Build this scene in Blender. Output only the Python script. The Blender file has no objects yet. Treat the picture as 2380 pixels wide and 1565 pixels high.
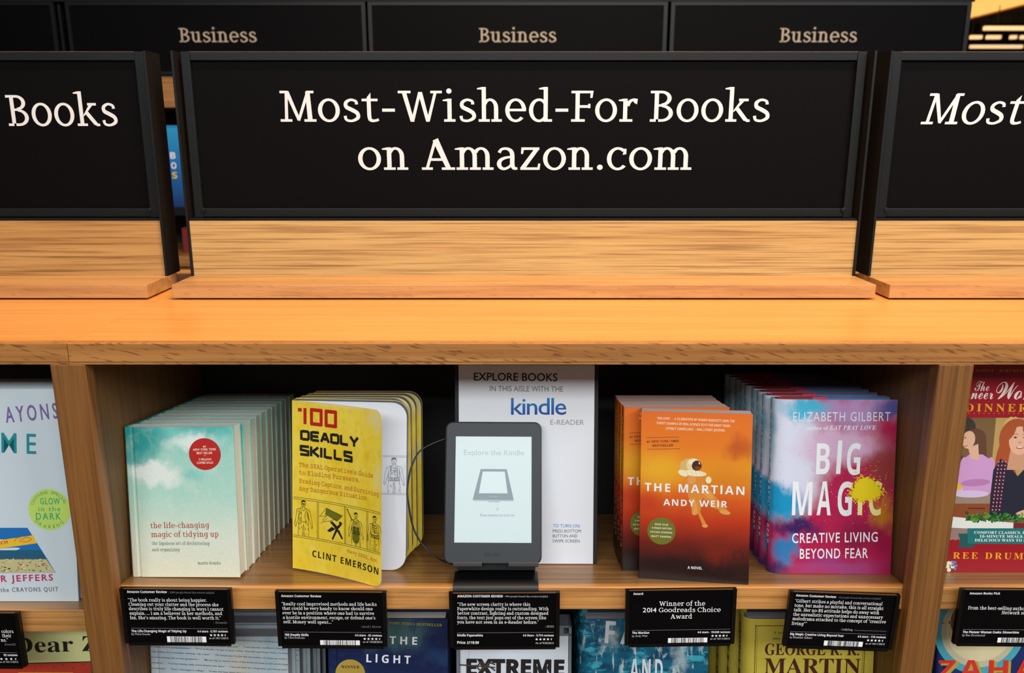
# Bookshop shelf scene: wooden display bay with books, review cards, header signs and a tall case behind.
import bpy, bmesh, math, random
from mathutils import Vector, Matrix
from mathutils.geometry import tessellate_polygon
random.seed(7)
R = math.radians
scene = bpy.context.scene
COL = scene.collection
CZ = 1.55                                   # height of the camera above the floor

# ------------------------------------------------------------------ camera, world, lights, exposure
cam = bpy.data.cameras.new('camera')
cam.sensor_width = 36.0
cam.lens = 1925.0 / 2380.0 * 36.0
cam.clip_start = 0.02
cam.clip_end = 100
cam.dof.use_dof = True
cam.dof.focus_distance = 1.03
cam.dof.aperture_fstop = 7.1
cam_ob = bpy.data.objects.new('camera', cam)
COL.objects.link(cam_ob)
cam_ob.location = (0, 0, CZ)
cam_ob.rotation_euler = (R(90 - 13.7), 0, 0)
scene.camera = cam_ob

world = bpy.data.worlds.new('shop_ambient')
scene.world = world
world.use_nodes = True
world.node_tree.nodes['Background'].inputs[0].default_value = (1.0, 0.93, 0.86, 1)
world.node_tree.nodes['Background'].inputs[1].default_value = 0.09

def area(name, loc, rot, sx, sy, power, color):
    l = bpy.data.lights.new(name, 'AREA')
    l.shape = 'RECTANGLE'
    l.size, l.size_y = sx, sy
    l.energy = power
    l.color = color
    o = bpy.data.objects.new(name, l)
    COL.objects.link(o)
    o.location = loc
    o.rotation_euler = [R(a) for a in rot]
    return o

# track lights over the edge of the counter, and the ceiling panels of the aisle behind the viewer
area('track_light', (0.30, 0.680, CZ + 1.55), (0, 0, 0), 1.2, 0.07, 68, (1.0, 0.76, 0.46))
area('aisle_light', (0.0, -2.3, CZ + 1.65), (60, 0, 0), 4.0, 1.0, 180, (0.90, 0.96, 1.0))
area('side_aisle_light', (2.7, -1.0, CZ + 1.65), (50, 0, 48), 1.6, 0.8, 85, (0.95, 0.97, 1.0))
area('far_aisle_light', (1.0, 2.2, CZ + 1.6), (0, 0, 0), 2.5, 0.5, 1.5, (1.0, 0.8, 0.55))

vs = scene.view_settings
vs.view_transform = 'Standard'
vs.look = 'None'
vs.exposure = 0.0
vs.gamma = 1.0
vs.use_curve_mapping = False

# ------------------------------------------------------------------ colours and materials
def lin(c):
    r = []
    for v in c[:3]:
        v = v / 255.0
        r.append(v / 12.92 if v <= 0.04045 else ((v + 0.055) / 1.055) ** 2.4)
    return (*r, 1.0)

INK = dict(white=(246, 246, 246), cream=(250, 235, 205), cream2=(250, 235, 150), brick=(180, 62, 45), sage=(105, 125, 105),
           rust=(196, 78, 20), ink=(22, 20, 20), black=(8, 8, 8), grey=(110, 110, 116), grey2=(150, 150, 156), dgrey=(92, 94, 98),
           blue=(10, 80, 160), sky=(50, 135, 195), lcd=(150, 160, 162), peach=(255, 222, 180), brown=(110, 50, 15),
           pale=(236, 232, 240), pale2=(214, 216, 222), purple=(125, 95, 160), teal=(20, 140, 145), green=(60, 175, 120),
           crimson=(190, 40, 90), gold=(235, 165, 10), gold2=(165, 150, 40), pinkw=(250, 225, 215), maroon=(70, 14, 10),
           tomato=(205, 45, 25), dim=(120, 120, 120), lgrey=(190, 190, 190), red=(188, 24, 16), olive=(110, 112, 20),
           navy=(15, 25, 60), gilt=(180, 150, 60), yellow=(240, 200, 20))
MATS = {}
def mat(name, color, rough=0.5, metal=0.0, emit=0.0, coat=0.0, spec=None):
    if name in MATS:
        return MATS[name]
    m = bpy.data.materials.new(name)
    m.use_nodes = True
    b = m.node_tree.nodes['Principled BSDF']
    b.inputs['Base Color'].default_value = lin(color)
    b.inputs['Roughness'].default_value = rough
    b.inputs['Metallic'].default_value = metal
    b.inputs['Coat Weight'].default_value = coat
    if spec is not None:
        b.inputs['Specular IOR Level'].default_value = spec
    if emit:
        b.inputs['Emission Color'].default_value = lin(color)
        b.inputs['Emission Strength'].default_value = emit
    MATS[name] = m
    return m
def ink(c):
    return mat('ink_' + c, INK[c], 0.55)

class NT:
    """small helper around a node tree"""
    def __init__(s, name, rough=0.5, coat=0.0, spec=None):
        s.m = bpy.data.materials.new(name)
        s.m.use_nodes = True
        s.t = s.m.node_tree
        s.b = s.t.nodes['Principled BSDF']
        s.b.inputs['Roughness'].default_value = rough
        s.b.inputs['Coat Weight'].default_value = coat
        if spec is not None:
            s.b.inputs['Specular IOR Level'].default_value = spec
        MATS[name] = s.m
    def n(s, typ, **kw):
        x = s.t.nodes.new(typ)
        for k, v in kw.items():
            setattr(x, k, v)
        return x
    def l(s, a, b):
        s.t.links.new(a, b)
    def math(s, op, a, b=None, c=None, clamp=False):
        x = s.n('ShaderNodeMath', operation=op, use_clamp=clamp)
        for i, v in enumerate((a, b, c)):
            if v is None:
                continue
            if isinstance(v, (int, float)):
                x.inputs[i].default_value = v
            else:
                s.l(v, x.inputs[i])
        return x.outputs[0]
    def noise(s, vec, scale, detail=4, rough=0.55, dist=0.0):
        x = s.n('ShaderNodeTexNoise')
        x.inputs['Scale'].default_value = scale
        x.inputs['Detail'].default_value = detail
        x.inputs['Roughness'].default_value = rough
        x.inputs['Distortion'].default_value = dist
        s.l(vec, x.inputs['Vector'])
        return x
    def ramp(s, fac, stops, interp='LINEAR'):
        x = s.n('ShaderNodeValToRGB')
        cr = x.color_ramp
        cr.interpolation = interp
        while len(cr.elements) < len(stops):
            cr.elements.new(0.5)
        for e, (p, c) in zip(cr.elements, stops):
            e.position = p
            e.color = c if len(c) == 4 else lin(c)
        s.l(fac, x.inputs[0])
        return x.outputs[0]
    def mix(s, fac, a, b):
        x = s.n('ShaderNodeMix', data_type='RGBA')
        for sock, v in ((x.inputs[0], fac), (x.inputs[6], a), (x.inputs[7], b)):
            if isinstance(v, (int, float)):
                sock.default_value = v
            elif isinstance(v, tuple):
                sock.default_value = v if len(v) == 4 else lin(v)
            else:
                s.l(v, sock)
        return x.outputs[2]
    def mapping(s, vec, scale=(1, 1, 1), loc=(0, 0, 0), rot=(0, 0, 0)):
        x = s.n('ShaderNodeMapping')
        x.inputs['Scale'].default_value = scale
        x.inputs['Location'].default_value = loc
        x.inputs['Rotation'].default_value = rot
        s.l(vec, x.inputs['Vector'])
        return x.outputs[0]

def wood(name, axis, light, dark, pore, grain=1.0, seed=0.0, rough=0.42, tilt=0.0, pores=0.6, fleck=0.0):
    """oak: long soft bands along one axis, with short dark pore dashes"""
    w = NT(name, rough)
    tc = w.n('ShaderNodeTexCoord').outputs['Object']
    def ax(along, across):
        return {'x': (along, across, across), 'z': (across, across, along), 'y': (across, along, across)}[axis]
    k, k2, k3 = ax(1.0, 24 * grain), ax(9, 700), ax(5.0, 95 * grain)
    rot = (0, tilt, 0)
    v1 = w.mapping(tc, k, (seed, seed * 2.3, seed * 1.7), rot)
    v2 = w.mapping(tc, k2, (seed * 3, seed, seed), rot)
    n1 = w.noise(v1, 1.0, 4, 0.55, 0.5).outputs[0]
    n2 = w.noise(v2, 1.0, 3, 0.6).outputs[0]
    v3 = w.mapping(tc, k3, (seed * 5, 0, seed), rot)
    n3 = w.noise(v3, 1.0, 3, 0.5, 0.4).outputs[0]
    base = w.ramp(n1, [(0.30, dark), (0.62, light)])
    base = w.mix(w.math('MULTIPLY', w.ramp(n3, [(0.46, (0, 0, 0)), (0.70, (255, 255, 255))]), pores), base, lin(pore))
    base = w.mix(w.math('MULTIPLY', w.ramp(n2, [(0.56, (0, 0, 0)), (0.72, (255, 255, 255))]), pores * 0.8), base, lin(pore))
    if fleck:
        kf = ax(62, 520)
        v4 = w.mapping(w.mapping(tc, (1, 1, 1), (0, 0, 0), (0, R(-13), 0)), kf, (seed, 3, 5))
        n4 = w.noise(v4, 1.0, 0.6, 0.4, 0.3).outputs[0]
        base = w.mix(w.math('MULTIPLY', w.ramp(n4, [(0.62, (0, 0, 0)), (0.72, (255, 255, 255))]), fleck), base, lin(pore))
    w.l(base, w.b.inputs['Base Color'])
    bp = w.n('ShaderNodeBump')
    bp.inputs['Strength'].default_value = 0.12
    bp.inputs['Distance'].default_value = 0.0004
    w.l(n2, bp.inputs['Height'])
    w.l(bp.outputs[0], w.b.inputs['Normal'])
    return w.m

def paint(name, base, ops, rough=0.4, coat=0.0, spec=None):
    """printed cover art laid out in the cover's own UV square"""
    w = NT(name, rough, coat, spec)
    uv = w.n('ShaderNodeTexCoord').outputs['UV']
    sx = w.n('ShaderNodeSeparateXYZ')
    w.l(uv, sx.inputs[0])
    cur = lin(base)
    def warped(scale, amp, detail=6):
        nz = w.noise(uv, scale, detail, 0.62)
        a = w.n('ShaderNodeVectorMath', operation='SUBTRACT')
        w.l(nz.outputs['Color'], a.inputs[0])
        a.inputs[1].default_value = (0.5, 0.5, 0.5)
        b = w.n('ShaderNodeVectorMath', operation='MULTIPLY_ADD')
        w.l(a.outputs[0], b.inputs[0])
        b.inputs[1].default_value = (amp, amp, 0)
        w.l(uv, b.inputs[2])
        return b.outputs[0]
    cache = {}
    def wp(scale, amp):
        if (scale, amp) not in cache:
            cache[(scale, amp)] = warped(scale, amp)
        return cache[(scale, amp)]
    for op in ops:
        k = op[0]
        if k == 'lin':
            _, ax, stops, nscale, amp = op
            s2 = w.n('ShaderNodeSeparateXYZ')
            w.l(wp(nscale, amp), s2.inputs[0])
            cur = w.ramp(s2.outputs[ax], stops)
        elif k == 'blob':
            _, cx, cy, rx, ry, col, st, soft, nscale, amp = op
            v = w.mapping(wp(nscale, amp), (1 / rx, 1 / ry, 0), (-cx / rx, -cy / ry, 0))
            ln = w.n('ShaderNodeVectorMath', operation='LENGTH')
            w.l(v, ln.inputs[0])
            mr = w.n('ShaderNodeMapRange', interpolation_type='SMOOTHSTEP')
            w.l(ln.outputs['Value'], mr.inputs['Value'])
            mr.inputs['From Min'].default_value = 1.0
            mr.inputs['From Max'].default_value = 1.0 - soft
            mr.inputs['To Min'].default_value = 0.0
            mr.inputs['To Max'].default_value = st
            cur = w.mix(mr.outputs[0], cur, lin(col))
        elif k == 'noise':
            _, scale, sc, lo, hi, col, st = op
            nz = w.noise(w.mapping(uv, sc), scale, 6, 0.6, 0.3)
            f = w.ramp(nz.outputs[0], [(lo, (0, 0, 0)), (hi, (255, 255, 255))])
            cur = w.mix(w.math('MULTIPLY', f, st), cur, lin(col))
    if isinstance(cur, tuple):
        w.b.inputs['Base Color'].default_value = cur
    else:
        w.l(cur, w.b.inputs['Base Color'])
    return w.m

def pages(name, a, b, axis):
    w = NT(name, 0.8)
    tc = w.n('ShaderNodeTexCoord').outputs['Object']
    k = [30, 30, 30]
    k['xyz'.index(axis)] = 2600
    nz = w.noise(w.mapping(tc, tuple(k)), 1.0, 2, 0.6)
    w.l(w.ramp(nz.outputs[0], [(0.3, a), (0.65, b)]), w.b.inputs['Base Color'])
    return w.m

def speckle(name, a, b, scale, rough, spec=None):
    w = NT(name, rough, spec=spec)
    tc = w.n('ShaderNodeTexCoord').outputs['Object']
    nz = w.noise(tc, scale, 4, 0.7)
    w.l(w.ramp(nz.outputs[0], [(0.35, a), (0.65, b)]), w.b.inputs['Base Color'])
    bp = w.n('ShaderNodeBump')
    bp.inputs['Strength'].default_value = 0.08
    bp.inputs['Distance'].default_value = 0.0003
    w.l(nz.outputs[0], bp.inputs['Height'])
    w.l(bp.outputs[0], w.b.inputs['Normal'])
    return w.m

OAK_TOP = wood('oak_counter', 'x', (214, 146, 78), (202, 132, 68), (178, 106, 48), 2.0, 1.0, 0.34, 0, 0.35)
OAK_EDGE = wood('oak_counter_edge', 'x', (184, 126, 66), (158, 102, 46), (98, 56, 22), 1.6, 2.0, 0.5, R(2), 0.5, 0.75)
OAK_PANEL = wood('oak_panel', 'x', (190, 155, 98), (178, 138, 80), (124, 82, 40), 3.6, 3.0, 0.5, R(0.3), 0.9)
OAK_PANEL_DARK = wood('oak_panel_deep', 'x', (180, 138, 82), (164, 118, 64), (108, 68, 32), 2.8, 9.0, 0.45, R(1.2), 0.8)
OAK_LEDGE = wood('oak_ledge', 'x', (186, 138, 86), (172, 120, 70), (132, 84, 46), 1.2, 4.0, 0.42, R(2), 0.6, 0.35)
OAK_POST = wood('oak_upright', 'z', (134, 88, 40), (120, 76, 32), (88, 52, 20), 3.2, 5.0, 0.5, 0, 0.7)
OAK_SHELF = wood('oak_shelf', 'x', (188, 136, 78), (168, 116, 62), (118, 76, 36), 3.0, 6.0, 0.30, R(1), 0.65)
OAK_INNER = wood('oak_side', 'z', (124, 88, 46), (110, 76, 38), (80, 54, 26), 4.0, 7.0, 0.55, 0, 0.6)
BLACK_METAL = speckle('black_powder_coat', (10, 13, 14), (18, 22, 23), 900, 0.42, 0.25)
BLACK_SIDE = mat('black_side_plate', (16, 11, 11), 0.6, spec=0.25)
SIGN_FACE = speckle('black_sign_face', (5, 4, 5), (9, 7, 8), 1500, 0.55, 0.06)
BACK_DARK = speckle('black_back_board', (14, 14, 15), (24, 24, 25), 900, 0.6)
HOLDER = mat('black_acrylic', (9, 8, 8), 0.3, spec=0.25)
CARD = mat('black_card', (4, 4, 5), 0.5, spec=0.1)
CREAM_PAGES = pages('cream_pages', (240, 234, 218), (250, 247, 238), 'y')
WHITE_PAGES = pages('white_pages', (212, 214, 216), (244, 245, 246), 'y')
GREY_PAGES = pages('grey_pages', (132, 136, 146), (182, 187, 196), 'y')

# ------------------------------------------------------------------ mesh builder
class MB:
    def __init__(s):
        s.v, s.f, s.mi, s.uv, s.mats = [], [], [], [], []
    def slot(s, m):
        if m not in s.mats:
            s.mats.append(m)
        return s.mats.index(m)
    def add(s, verts, faces, m, uvs=None):
        o = len(s.v)
        s.v += [tuple(x) for x in verts]
        k = s.slot(m)
        for f in faces:
            s.f.append([o + i for i in f])
            s.mi.append(k)
            s.uv.append([uvs[i] for i in f] if uvs else None)
        return s
    def box(s, x0, x1, y0, y1, z0, z1, m):
        v = [(x, y, z) for x in (x0, x1) for y in (y0, y1) for z in (z0, z1)]
        return s.add(v, [(0, 1, 3, 2), (4, 6, 7, 5), (0, 4, 5, 1), (2, 3, 7, 6), (0, 2, 6, 4), (1, 5, 7, 3)], m)
    def prism(s, pts, z0, z1, m, plane='xy', uvf=None):
        """outline (counter-clockwise or not) extruded along the axis normal to plane"""
        n = len(pts)
        def q(p, z):
            return {'xy': (p[0], p[1], z), 'xz': (p[0], z, p[1]), 'yz': (z, p[0], p[1])}[plane]
        v = [q(p, z0) for p in pts] + [q(p, z1) for p in pts]
        tri = tessellate_polygon([[Vector((p[0], p[1], 0)) for p in pts]])
        f = [tuple(t) for t in tri] + [tuple(n + i for i in reversed(t)) for t in tri]
        f += [(i, (i + 1) % n, n + (i + 1) % n, n + i) for i in range(n)]
        return s.add(v, f, m, [uvf(p) for p in v] if uvf else None)
    def tube(s, pts, r, m, seg=10):
        pts = [Vector(p) for p in pts]
        v, f = [], []
        for i, p in enumerate(pts):
            t = (pts[min(i + 1, len(pts) - 1)] - pts[max(i - 1, 0)]).normalized()
            a = t.orthogonal().normalized() if i == 0 else (a - t * a.dot(t)).normalized()
            b = t.cross(a)
            for k in range(seg):
                an = 2 * math.pi * k / seg
                v.append(p + (a * math.cos(an) + b * math.sin(an)) * r)
        for i in range(len(pts) - 1):
            for k in range(seg):
                f.append((i * seg + k, i * seg + (k + 1) % seg, (i + 1) * seg + (k + 1) % seg, (i + 1) * seg + k))
        f.append(tuple(range(seg)))
        f.append(tuple((len(pts) - 1) * seg + k for k in range(seg)))
        return s.add(v, f, m)
    # ---- flat print, placed through a map (u, v, lift) -> point; u, v, lift in metres
    def face2d(s, polys, m, mp, lift):
        for k, poly in enumerate(polys):
            z = lift + (k % 23) * 1.2e-6
            if len(poly) > 4:
                tri = tessellate_polygon([[Vector((p[0], p[1], 0)) for p in poly]])
                s.add([mp(p[0], p[1], z) for p in poly], [tuple(t) for t in tri], m)
            else:
                s.add([mp(p[0], p[1], z) for p in poly], [tuple(range(len(poly)))], m)
        return s
    def text(s, txt, font, u0, v0, u1, v1, h, m, mp, lift, sp=1.0, off=0.0, shear=0.0):
        """text from baseline start (u0, v0) to baseline end (u1, v1) with capital height h (all millimetres)"""
        V, F = glyphs(txt, font, sp, off)
        if not V:
            return s
        x0 = min(p[0] for p in V)
        x1 = max(p[0] for p in V)
        L = math.hypot(u1 - u0, v1 - v0)
        cx, sx = (u1 - u0) / L, (v1 - v0) / L
        kx = L / (x1 - x0)
        ky = h / cap(font)
        P = []
        for p in V:
            a = (p[0] - x0) * kx + shear * p[1] * ky
            b = p[1] * ky
            P.append(mp((u0 + a * cx - b * sx) / 1000, (v0 + a * sx + b * cx) / 1000, lift + p[2]))
        return s.add(P, F, m)
    def build(s, name, parent=None, bevel=0.0, smooth=False):
        me = bpy.data.meshes.new(name)
        me.from_pydata(s.v, [], s.f)
        for m in s.mats:
            me.materials.append(m)
        me.polygons.foreach_set('material_index', s.mi)
        if any(s.uv):
            ul = me.uv_layers.new(name='UVMap')
            flat = []
            for f, uv in zip(s.f, s.uv):
                for i in range(len(f)):
                    flat += list(uv[i]) if uv else [0.0, 0.0]
            ul.data.foreach_set('uv', flat)
        if smooth:
            me.polygons.foreach_set('use_smooth', [True] * len(s.f))
        if bevel or smooth:
            bm = bmesh.new()
            bm.from_mesh(me)
            bmesh.ops.recalc_face_normals(bm, faces=bm.faces)
            if bevel:
                ed = [e for e in bm.edges if len(e.link_faces) == 2 and e.calc_face_angle(0) > 0.6]
                bmesh.ops.bevel(bm, geom=ed, offset=bevel, segments=2, profile=0.6, affect='EDGES')
            bm.to_mesh(me)
            bm.free()
        me.update()
        if smooth:
            try:
                me.set_sharp_from_angle(angle=R(35))
            except Exception:
                pass
        o = bpy.data.objects.new(name, me)
        COL.objects.link(o)
        if parent is not None:
            o.parent = parent
        return o

def disc(cx, cy, r, n=40):
    return [(cx + r * math.cos(2 * math.pi * k / n), cy + r * math.sin(2 * math.pi * k / n)) for k in range(n)]
def ell(cx, cy, rx, ry, n=32, rot=0.0):
    c, s_ = math.cos(rot), math.sin(rot)
    out = []
    for k in range(n):
        a, b = rx * math.cos(2 * math.pi * k / n), ry * math.sin(2 * math.pi * k / n)
        out.append((cx + a * c - b * s_, cy + a * s_ + b * c))
    return out
def star(cx, cy, r, half=False):
    p = []
    for k in range(10):
        a = math.pi / 2 + k * math.pi / 5
        q = r if k % 2 == 0 else r * 0.42
        p.append((cx + q * math.cos(a), cy + q * math.sin(a)))
    if half:
        p = p[:6]
    return p
def line2(pts, w):
    """thin line as quads"""
    out = []
    for a, b in zip(pts, pts[1:]):
        dx, dy = b[0] - a[0], b[1] - a[1]
        L = math.hypot(dx, dy) or 1e-9
        nx, ny = -dy / L * w / 2, dx / L * w / 2
        ex, ey = dx / L * w * 0.3, dy / L * w * 0.3
        out.append([(a[0] - nx - ex, a[1] - ny - ey), (b[0] - nx + ex, b[1] - ny + ey), (b[0] + nx + ex, b[1] + ny + ey), (a[0] + nx - ex, a[1] + ny - ey)])
    return out
def curve2(pts, n=6):
    """Catmull-Rom through the points (any number of coordinates each)"""
    out = []
    P = [pts[0]] + list(pts) + [pts[-1]]
    for i in range(1, len(P) - 2):
        for k in range(n):
            t = k / n
            out.append(tuple(0.5 * ((2 * b) + (c - a) * t + (2 * a - 5 * b + 4 * c - d) * t * t + (3 * b - a - 3 * c + d) * t ** 3)
                             for a, b, c, d in zip(P[i - 1], P[i], P[i + 1], P[i + 2])))
    out.append(tuple(pts[-1]))
    return out
def mm(pts):
    return [(a / 1000, b / 1000) for a, b in pts]

# ------------------------------------------------------------------ a slab-serif alphabet drawn by hand (capital height 1)
S_, T_ = 0.132, 0.082
def gR(x0, y0, x1, y1):
    return [[(x0, y0), (x1, y0), (x1, y1), (x0, y1)]]
def gP(*p):
    return [list(p)]
def gA(cx, cy, rx, ry, a0, a1, wx=S_, wy=T_):
    n = max(4, int(abs(a1 - a0) / 15))
    out = []
    for k in range(n):
        a, b = R(a0 + (a1 - a0) * k / n), R(a0 + (a1 - a0) * (k + 1) / n)
        out.append([(cx + rx * math.cos(a), cy + ry * math.sin(a)), (cx + rx * math.cos(b), cy + ry * math.sin(b)),
                    (cx + (rx - wx) * math.cos(b), cy + (ry - wy) * math.sin(b)), (cx + (rx - wx) * math.cos(a), cy + (ry - wy) * math.sin(a))])
    return out
def gK(*pts, n=4):
    c = curve2(pts, n)
    L, Q = [], []
    for i, (x, y, w) in enumerate(c):
        a, b = c[max(i - 1, 0)], c[min(i + 1, len(c) - 1)]
        dx, dy = b[0] - a[0], b[1] - a[1]
        d = math.hypot(dx, dy) or 1e-9
        L.append((x - dy / d * w / 2, y + dx / d * w / 2))
        Q.append((x + dy / d * w / 2, y - dx / d * w / 2))
    return [[L[i], L[i + 1], Q[i + 1], Q[i]] for i in range(len(c) - 1)]
def gD(cx, cy, r):
    return [disc(cx, cy, r, 14)]
X_, D_ = 0.745, 1.12
def flag(x, y):                              # wedge serif at the top left of a stem
    return gP((x - 0.15, y - 0.075), (x - 0.14, y - 0.035), (x + 0.01, y), (x + 0.01, y - 0.085))
def stm(x, y0, y1):
    return gR(x, y0, x + S_, y1)
def arch(x):                                 # shoulder and right stem of n, starting from a stem at x
    return gA(x + 0.257, 0.45, 0.258, 0.305, 0, 152) + stm(x + 0.383, 0, 0.46) + gR(x + 0.30, 0, x + 0.63, T_)
SL = {}
SL['a'] = (gK((.09, .57, .10), (.16, .68, .085), (.31, .705, .085), (.44, .63, .12), (.482, .48, S_), (.482, .2, S_), (.53, .06, .11), (.64, .045, .07)) +
           gK((.45, .43, .07), (.27, .40, .085), (.13, .32, .11), (.085, .19, S_), (.14, .07, .11), (.26, .035, .085), (.40, .11, .08), (.46, .2, .07)), .66)
SL['b'] = (stm(.12, 0, D_) + flag(.12, D_) + gA(.37, .37, .32, .385, -150, 150), .72)
SL['c'] = (gA(.36, .37, .33, .385, 48, 318) + gP((.50, .50), (.61, .52), (.61, .70), (.55, .70)), .64)
SL['d'] = (gA(.35, .37, .32, .385, 30, 330) + stm(.49, 0.04, D_) + flag(.49, D_) + gR(.56, 0, .76, T_) + gR(.49, 0, .6, .1), .78)
SL['e'] = (gA(.36, .37, .33, .385, 0, 318) + gR(.10, .34, .68, .42), .71)
SL['f'] = (stm(.15, 0, .84) + gK((.216, .8, S_), (.23, .98, .125), (.34, 1.09, .09), (.50, 1.04, .10)) + gR(.0, X_ - T_, .44, X_) + gR(.02, 0, .44, T_), .46)
SL['g'] = (gA(.34, .41, .31, .345, 0, 360) + stm(.49, -.08, X_) + gK((.556, -.03, S_), (.50, -.22, .12), (.32, -.295, .09), (.08, -.21, .1)) + gR(.5, X_ - T_, .74, X_), .74)
SL['h'] = (stm(.12, 0, D_) + flag(.12, D_) + gR(.02, 0, .37, T_) + arch(.12), .79)
SL['i'] = (stm(.13, 0, X_) + flag(.13, X_) + gR(.02, 0, .38, T_) + gD(.185, .99, .085), .42)
SL['j'] = (stm(.13, -.08, X_) + flag(.13, X_) + gD(.185, .99, .085) + gK((.196, -.04, S_), (.15, -.22, .12), (-.06, -.28, .09)), .38)
SL['k'] = (stm(.12, 0, D_) + flag(.12, D_) + gR(.02, 0, .37, T_) + gP((.22, .30), (.30, .34), (.60, .68), (.47, .68)) + gR(.42, X_ - T_, .72, X_) +
           gP((.30, .42), (.42, .47), (.76, .03), (.60, .03)) + gP((.58, .06), (.70, -.01), (.80, 0), (.78, T_)), .80)
SL['l'] = (stm(.13, 0, D_) + flag(.13, D_) + gR(.02, 0, .38, T_), .42)
SL['m'] = (stm(.12, 0, X_) + flag(.12, X_) + gR(.02, 0, .37, T_) + arch(.12) + arch(.503), 1.18)
SL['n'] = (stm(.12, 0, X_) + flag(.12, X_) + gR(.02, 0, .37, T_) + arch(.12), .79)
SL['o'] = (gA(.37, .37, .345, .385, 0, 360), .74)
SL['p'] = (stm(.12, -.33, X_) + flag(.12, X_) + gR(.02, -.33, .40, -.33 + T_) + gA(.38, .37, .32, .385, -150, 150), .73)
SL['q'] = (gA(.35, .37, .32, .385, 30, 330) + stm(.49, -.33, X_) + gR(.38, -.33, .74, -.33 + T_), .75)
SL['r'] = (stm(.13, 0, X_) + flag(.13, X_) + gR(.02, 0, .43, T_) + gA(.46, .44, .27, .31, 80, 165) + gP((.44, .755), (.58, .74), (.56, .56), (.46, .62)), .60)
SL['s'] = (gK((.47, .56, .10), (.45, .66, .085), (.29, .71, .08), (.14, .62, .11), (.15, .48, .125), (.31, .39, .13), (.48, .28, .125), (.50, .13, .115), (.32, .03, .08), (.14, .06, .085), (.10, .19, .10)), .60)
SL['t'] = (gP((.16, .78), (.285, .94), (.285, .2), (.16, .2)) + gR(.0, X_ - T_, .50, X_) + gK((.222, .22, .125), (.25, .07, .115), (.37, .03, .085), (.52, .07, .085)), .55)
SL['u'] = (stm(.12, .26, X_) + flag(.12, X_) + stm(.503, 0, X_) + flag(.503, X_) + gA(.377, .28, .257, .295, 180, 335) + gR(.57, 0, .77, T_), .80)
SL['v'] = (gP((.06, X_), (.205, X_), (.41, 0), (.30, 0)) + gP((.53, X_), (.63, X_), (.41, 0), (.31, 0)) + gR(0, X_ - T_, .31, X_) + gR(.43, X_ - T_, .72, X_), .72)
SL['w'] = (gP((.06, X_), (.205, X_), (.40, 0), (.29, 0)) + gP((.50, .70), (.59, .70), (.40, 0), (.30, 0)) + gP((.48, .70), (.61, .70), (.80, 0), (.69, 0)) +
           gP((.91, X_), (1.01, X_), (.80, 0), (.70, 0)) + gR(0, X_ - T_, .31, X_) + gR(.81, X_ - T_, 1.10, X_), 1.10)
SL['x'] = (gP((.08, X_), (.24, X_), (.66, 0), (.50, 0)) + gP((.50, X_), (.60, X_), (.22, 0), (.12, 0)) + gR(0, X_ - T_, .30, X_) + gR(.42, X_ - T_, .70, X_) + gR(0, 0, .31, T_) + gR(.42, 0, .74, T_), .74)
SL['y'] = (gP((.06, X_), (.205, X_), (.41, 0), (.30, .02)) + gP((.53, X_), (.63, X_), (.30, -.30), (.20, -.30)) + gR(0, X_ - T_, .31, X_) + gR(.43, X_ - T_, .72, X_) + gR(.06, -.33, .29, -.33 + T_), .72)
SL['z'] = (gR(.06, X_ - T_, .60, X_) + gP((.44, .68), (.59, .68), (.19, .07), (.03, .07)) + gR(.03, 0, .61, T_) + gP((.05, .53), (.11, .53), (.15, X_), (.06, X_)) + gP((.53, 0), (.61, 0), (.63, .21), (.57, .21)), .65)
SL['A'] = (gP((.37, .97), (.46, .97), (.20, .03), (.11, .03)) + gP((.34, .97), (.50, 1.05), (.89, .03), (.74, .03)) + gR(.24, .30, .72, .385) + gR(0, 0, .33, T_) + gR(.60, 0, 1.0, T_), .99)
SL['B'] = (stm(.14, 0, 1) + gR(.01, 0, .2, T_) + gR(.01, 1 - T_, .2, 1) + gA(.36, .755, .31, .245, -90, 92) + gR(.2, 1 - T_, .37, 1) + gR(.2, .49, .40, .565) + gA(.38, .275, .35, .275, -90, 90) + gR(.2, 0, .39, T_), .78)
SL['C'] = (gA(.47, .5, .45, .52, 48, 318) + gP((.68, .74), (.79, .74), (.81, .97), (.74, .95)), .88)
SL['D'] = (stm(.14, 0, 1) + gR(.01, 0, .2, T_) + gR(.01, 1 - T_, .2, 1) + gA(.40, .5, .49, .5, -90, 90) + gR(.2, 1 - T_, .42, 1) + gR(.2, 0, .42, T_), .94)
SL['E'] = (stm(.14, 0, 1) + gR(.01, 1 - T_, .68, 1) + gR(.2, .46, .58, .545) + gR(.01, 0, .70, T_) + gR(.60, .78, .68, 1) + gR(.62, 0, .70, .22), .76)
SL['F'] = (stm(.14, 0, 1) + gR(.01, 1 - T_, .68, 1) + gR(.2, .45, .61, .535) + gR(.01, 0, .44, T_) + gP((.60, .77), (.67, .77), (.70, 1), (.61, 1)) + gR(.54, .44, .61, .58), .70)
SL['G'] = (gA(.47, .5, .45, .52, 48, 330) + gP((.68, .74), (.79, .74), (.81, .97), (.74, .95)) + stm(.72, .08, .44) + gR(.56, .38, .94, .46), .95)
SL['H'] = (stm(.14, 0, 1) + stm(.66, 0, 1) + gR(.2, .46, .72, .545) + gR(.01, 0, .40, T_) + gR(.53, 0, .92, T_) + gR(.01, 1 - T_, .40, 1) + gR(.53, 1 - T_, .92, 1), .94)
SL['I'] = (stm(.14, 0, 1) + gR(.01, 0, .40, T_) + gR(.01, 1 - T_, .40, 1), .42)
SL['J'] = (stm(.22, .1, 1) + gR(.09, 1 - T_, .48, 1) + gK((.286, .15, S_), (.25, -.03, .12), (.04, -.09, .09)), .48)
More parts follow.
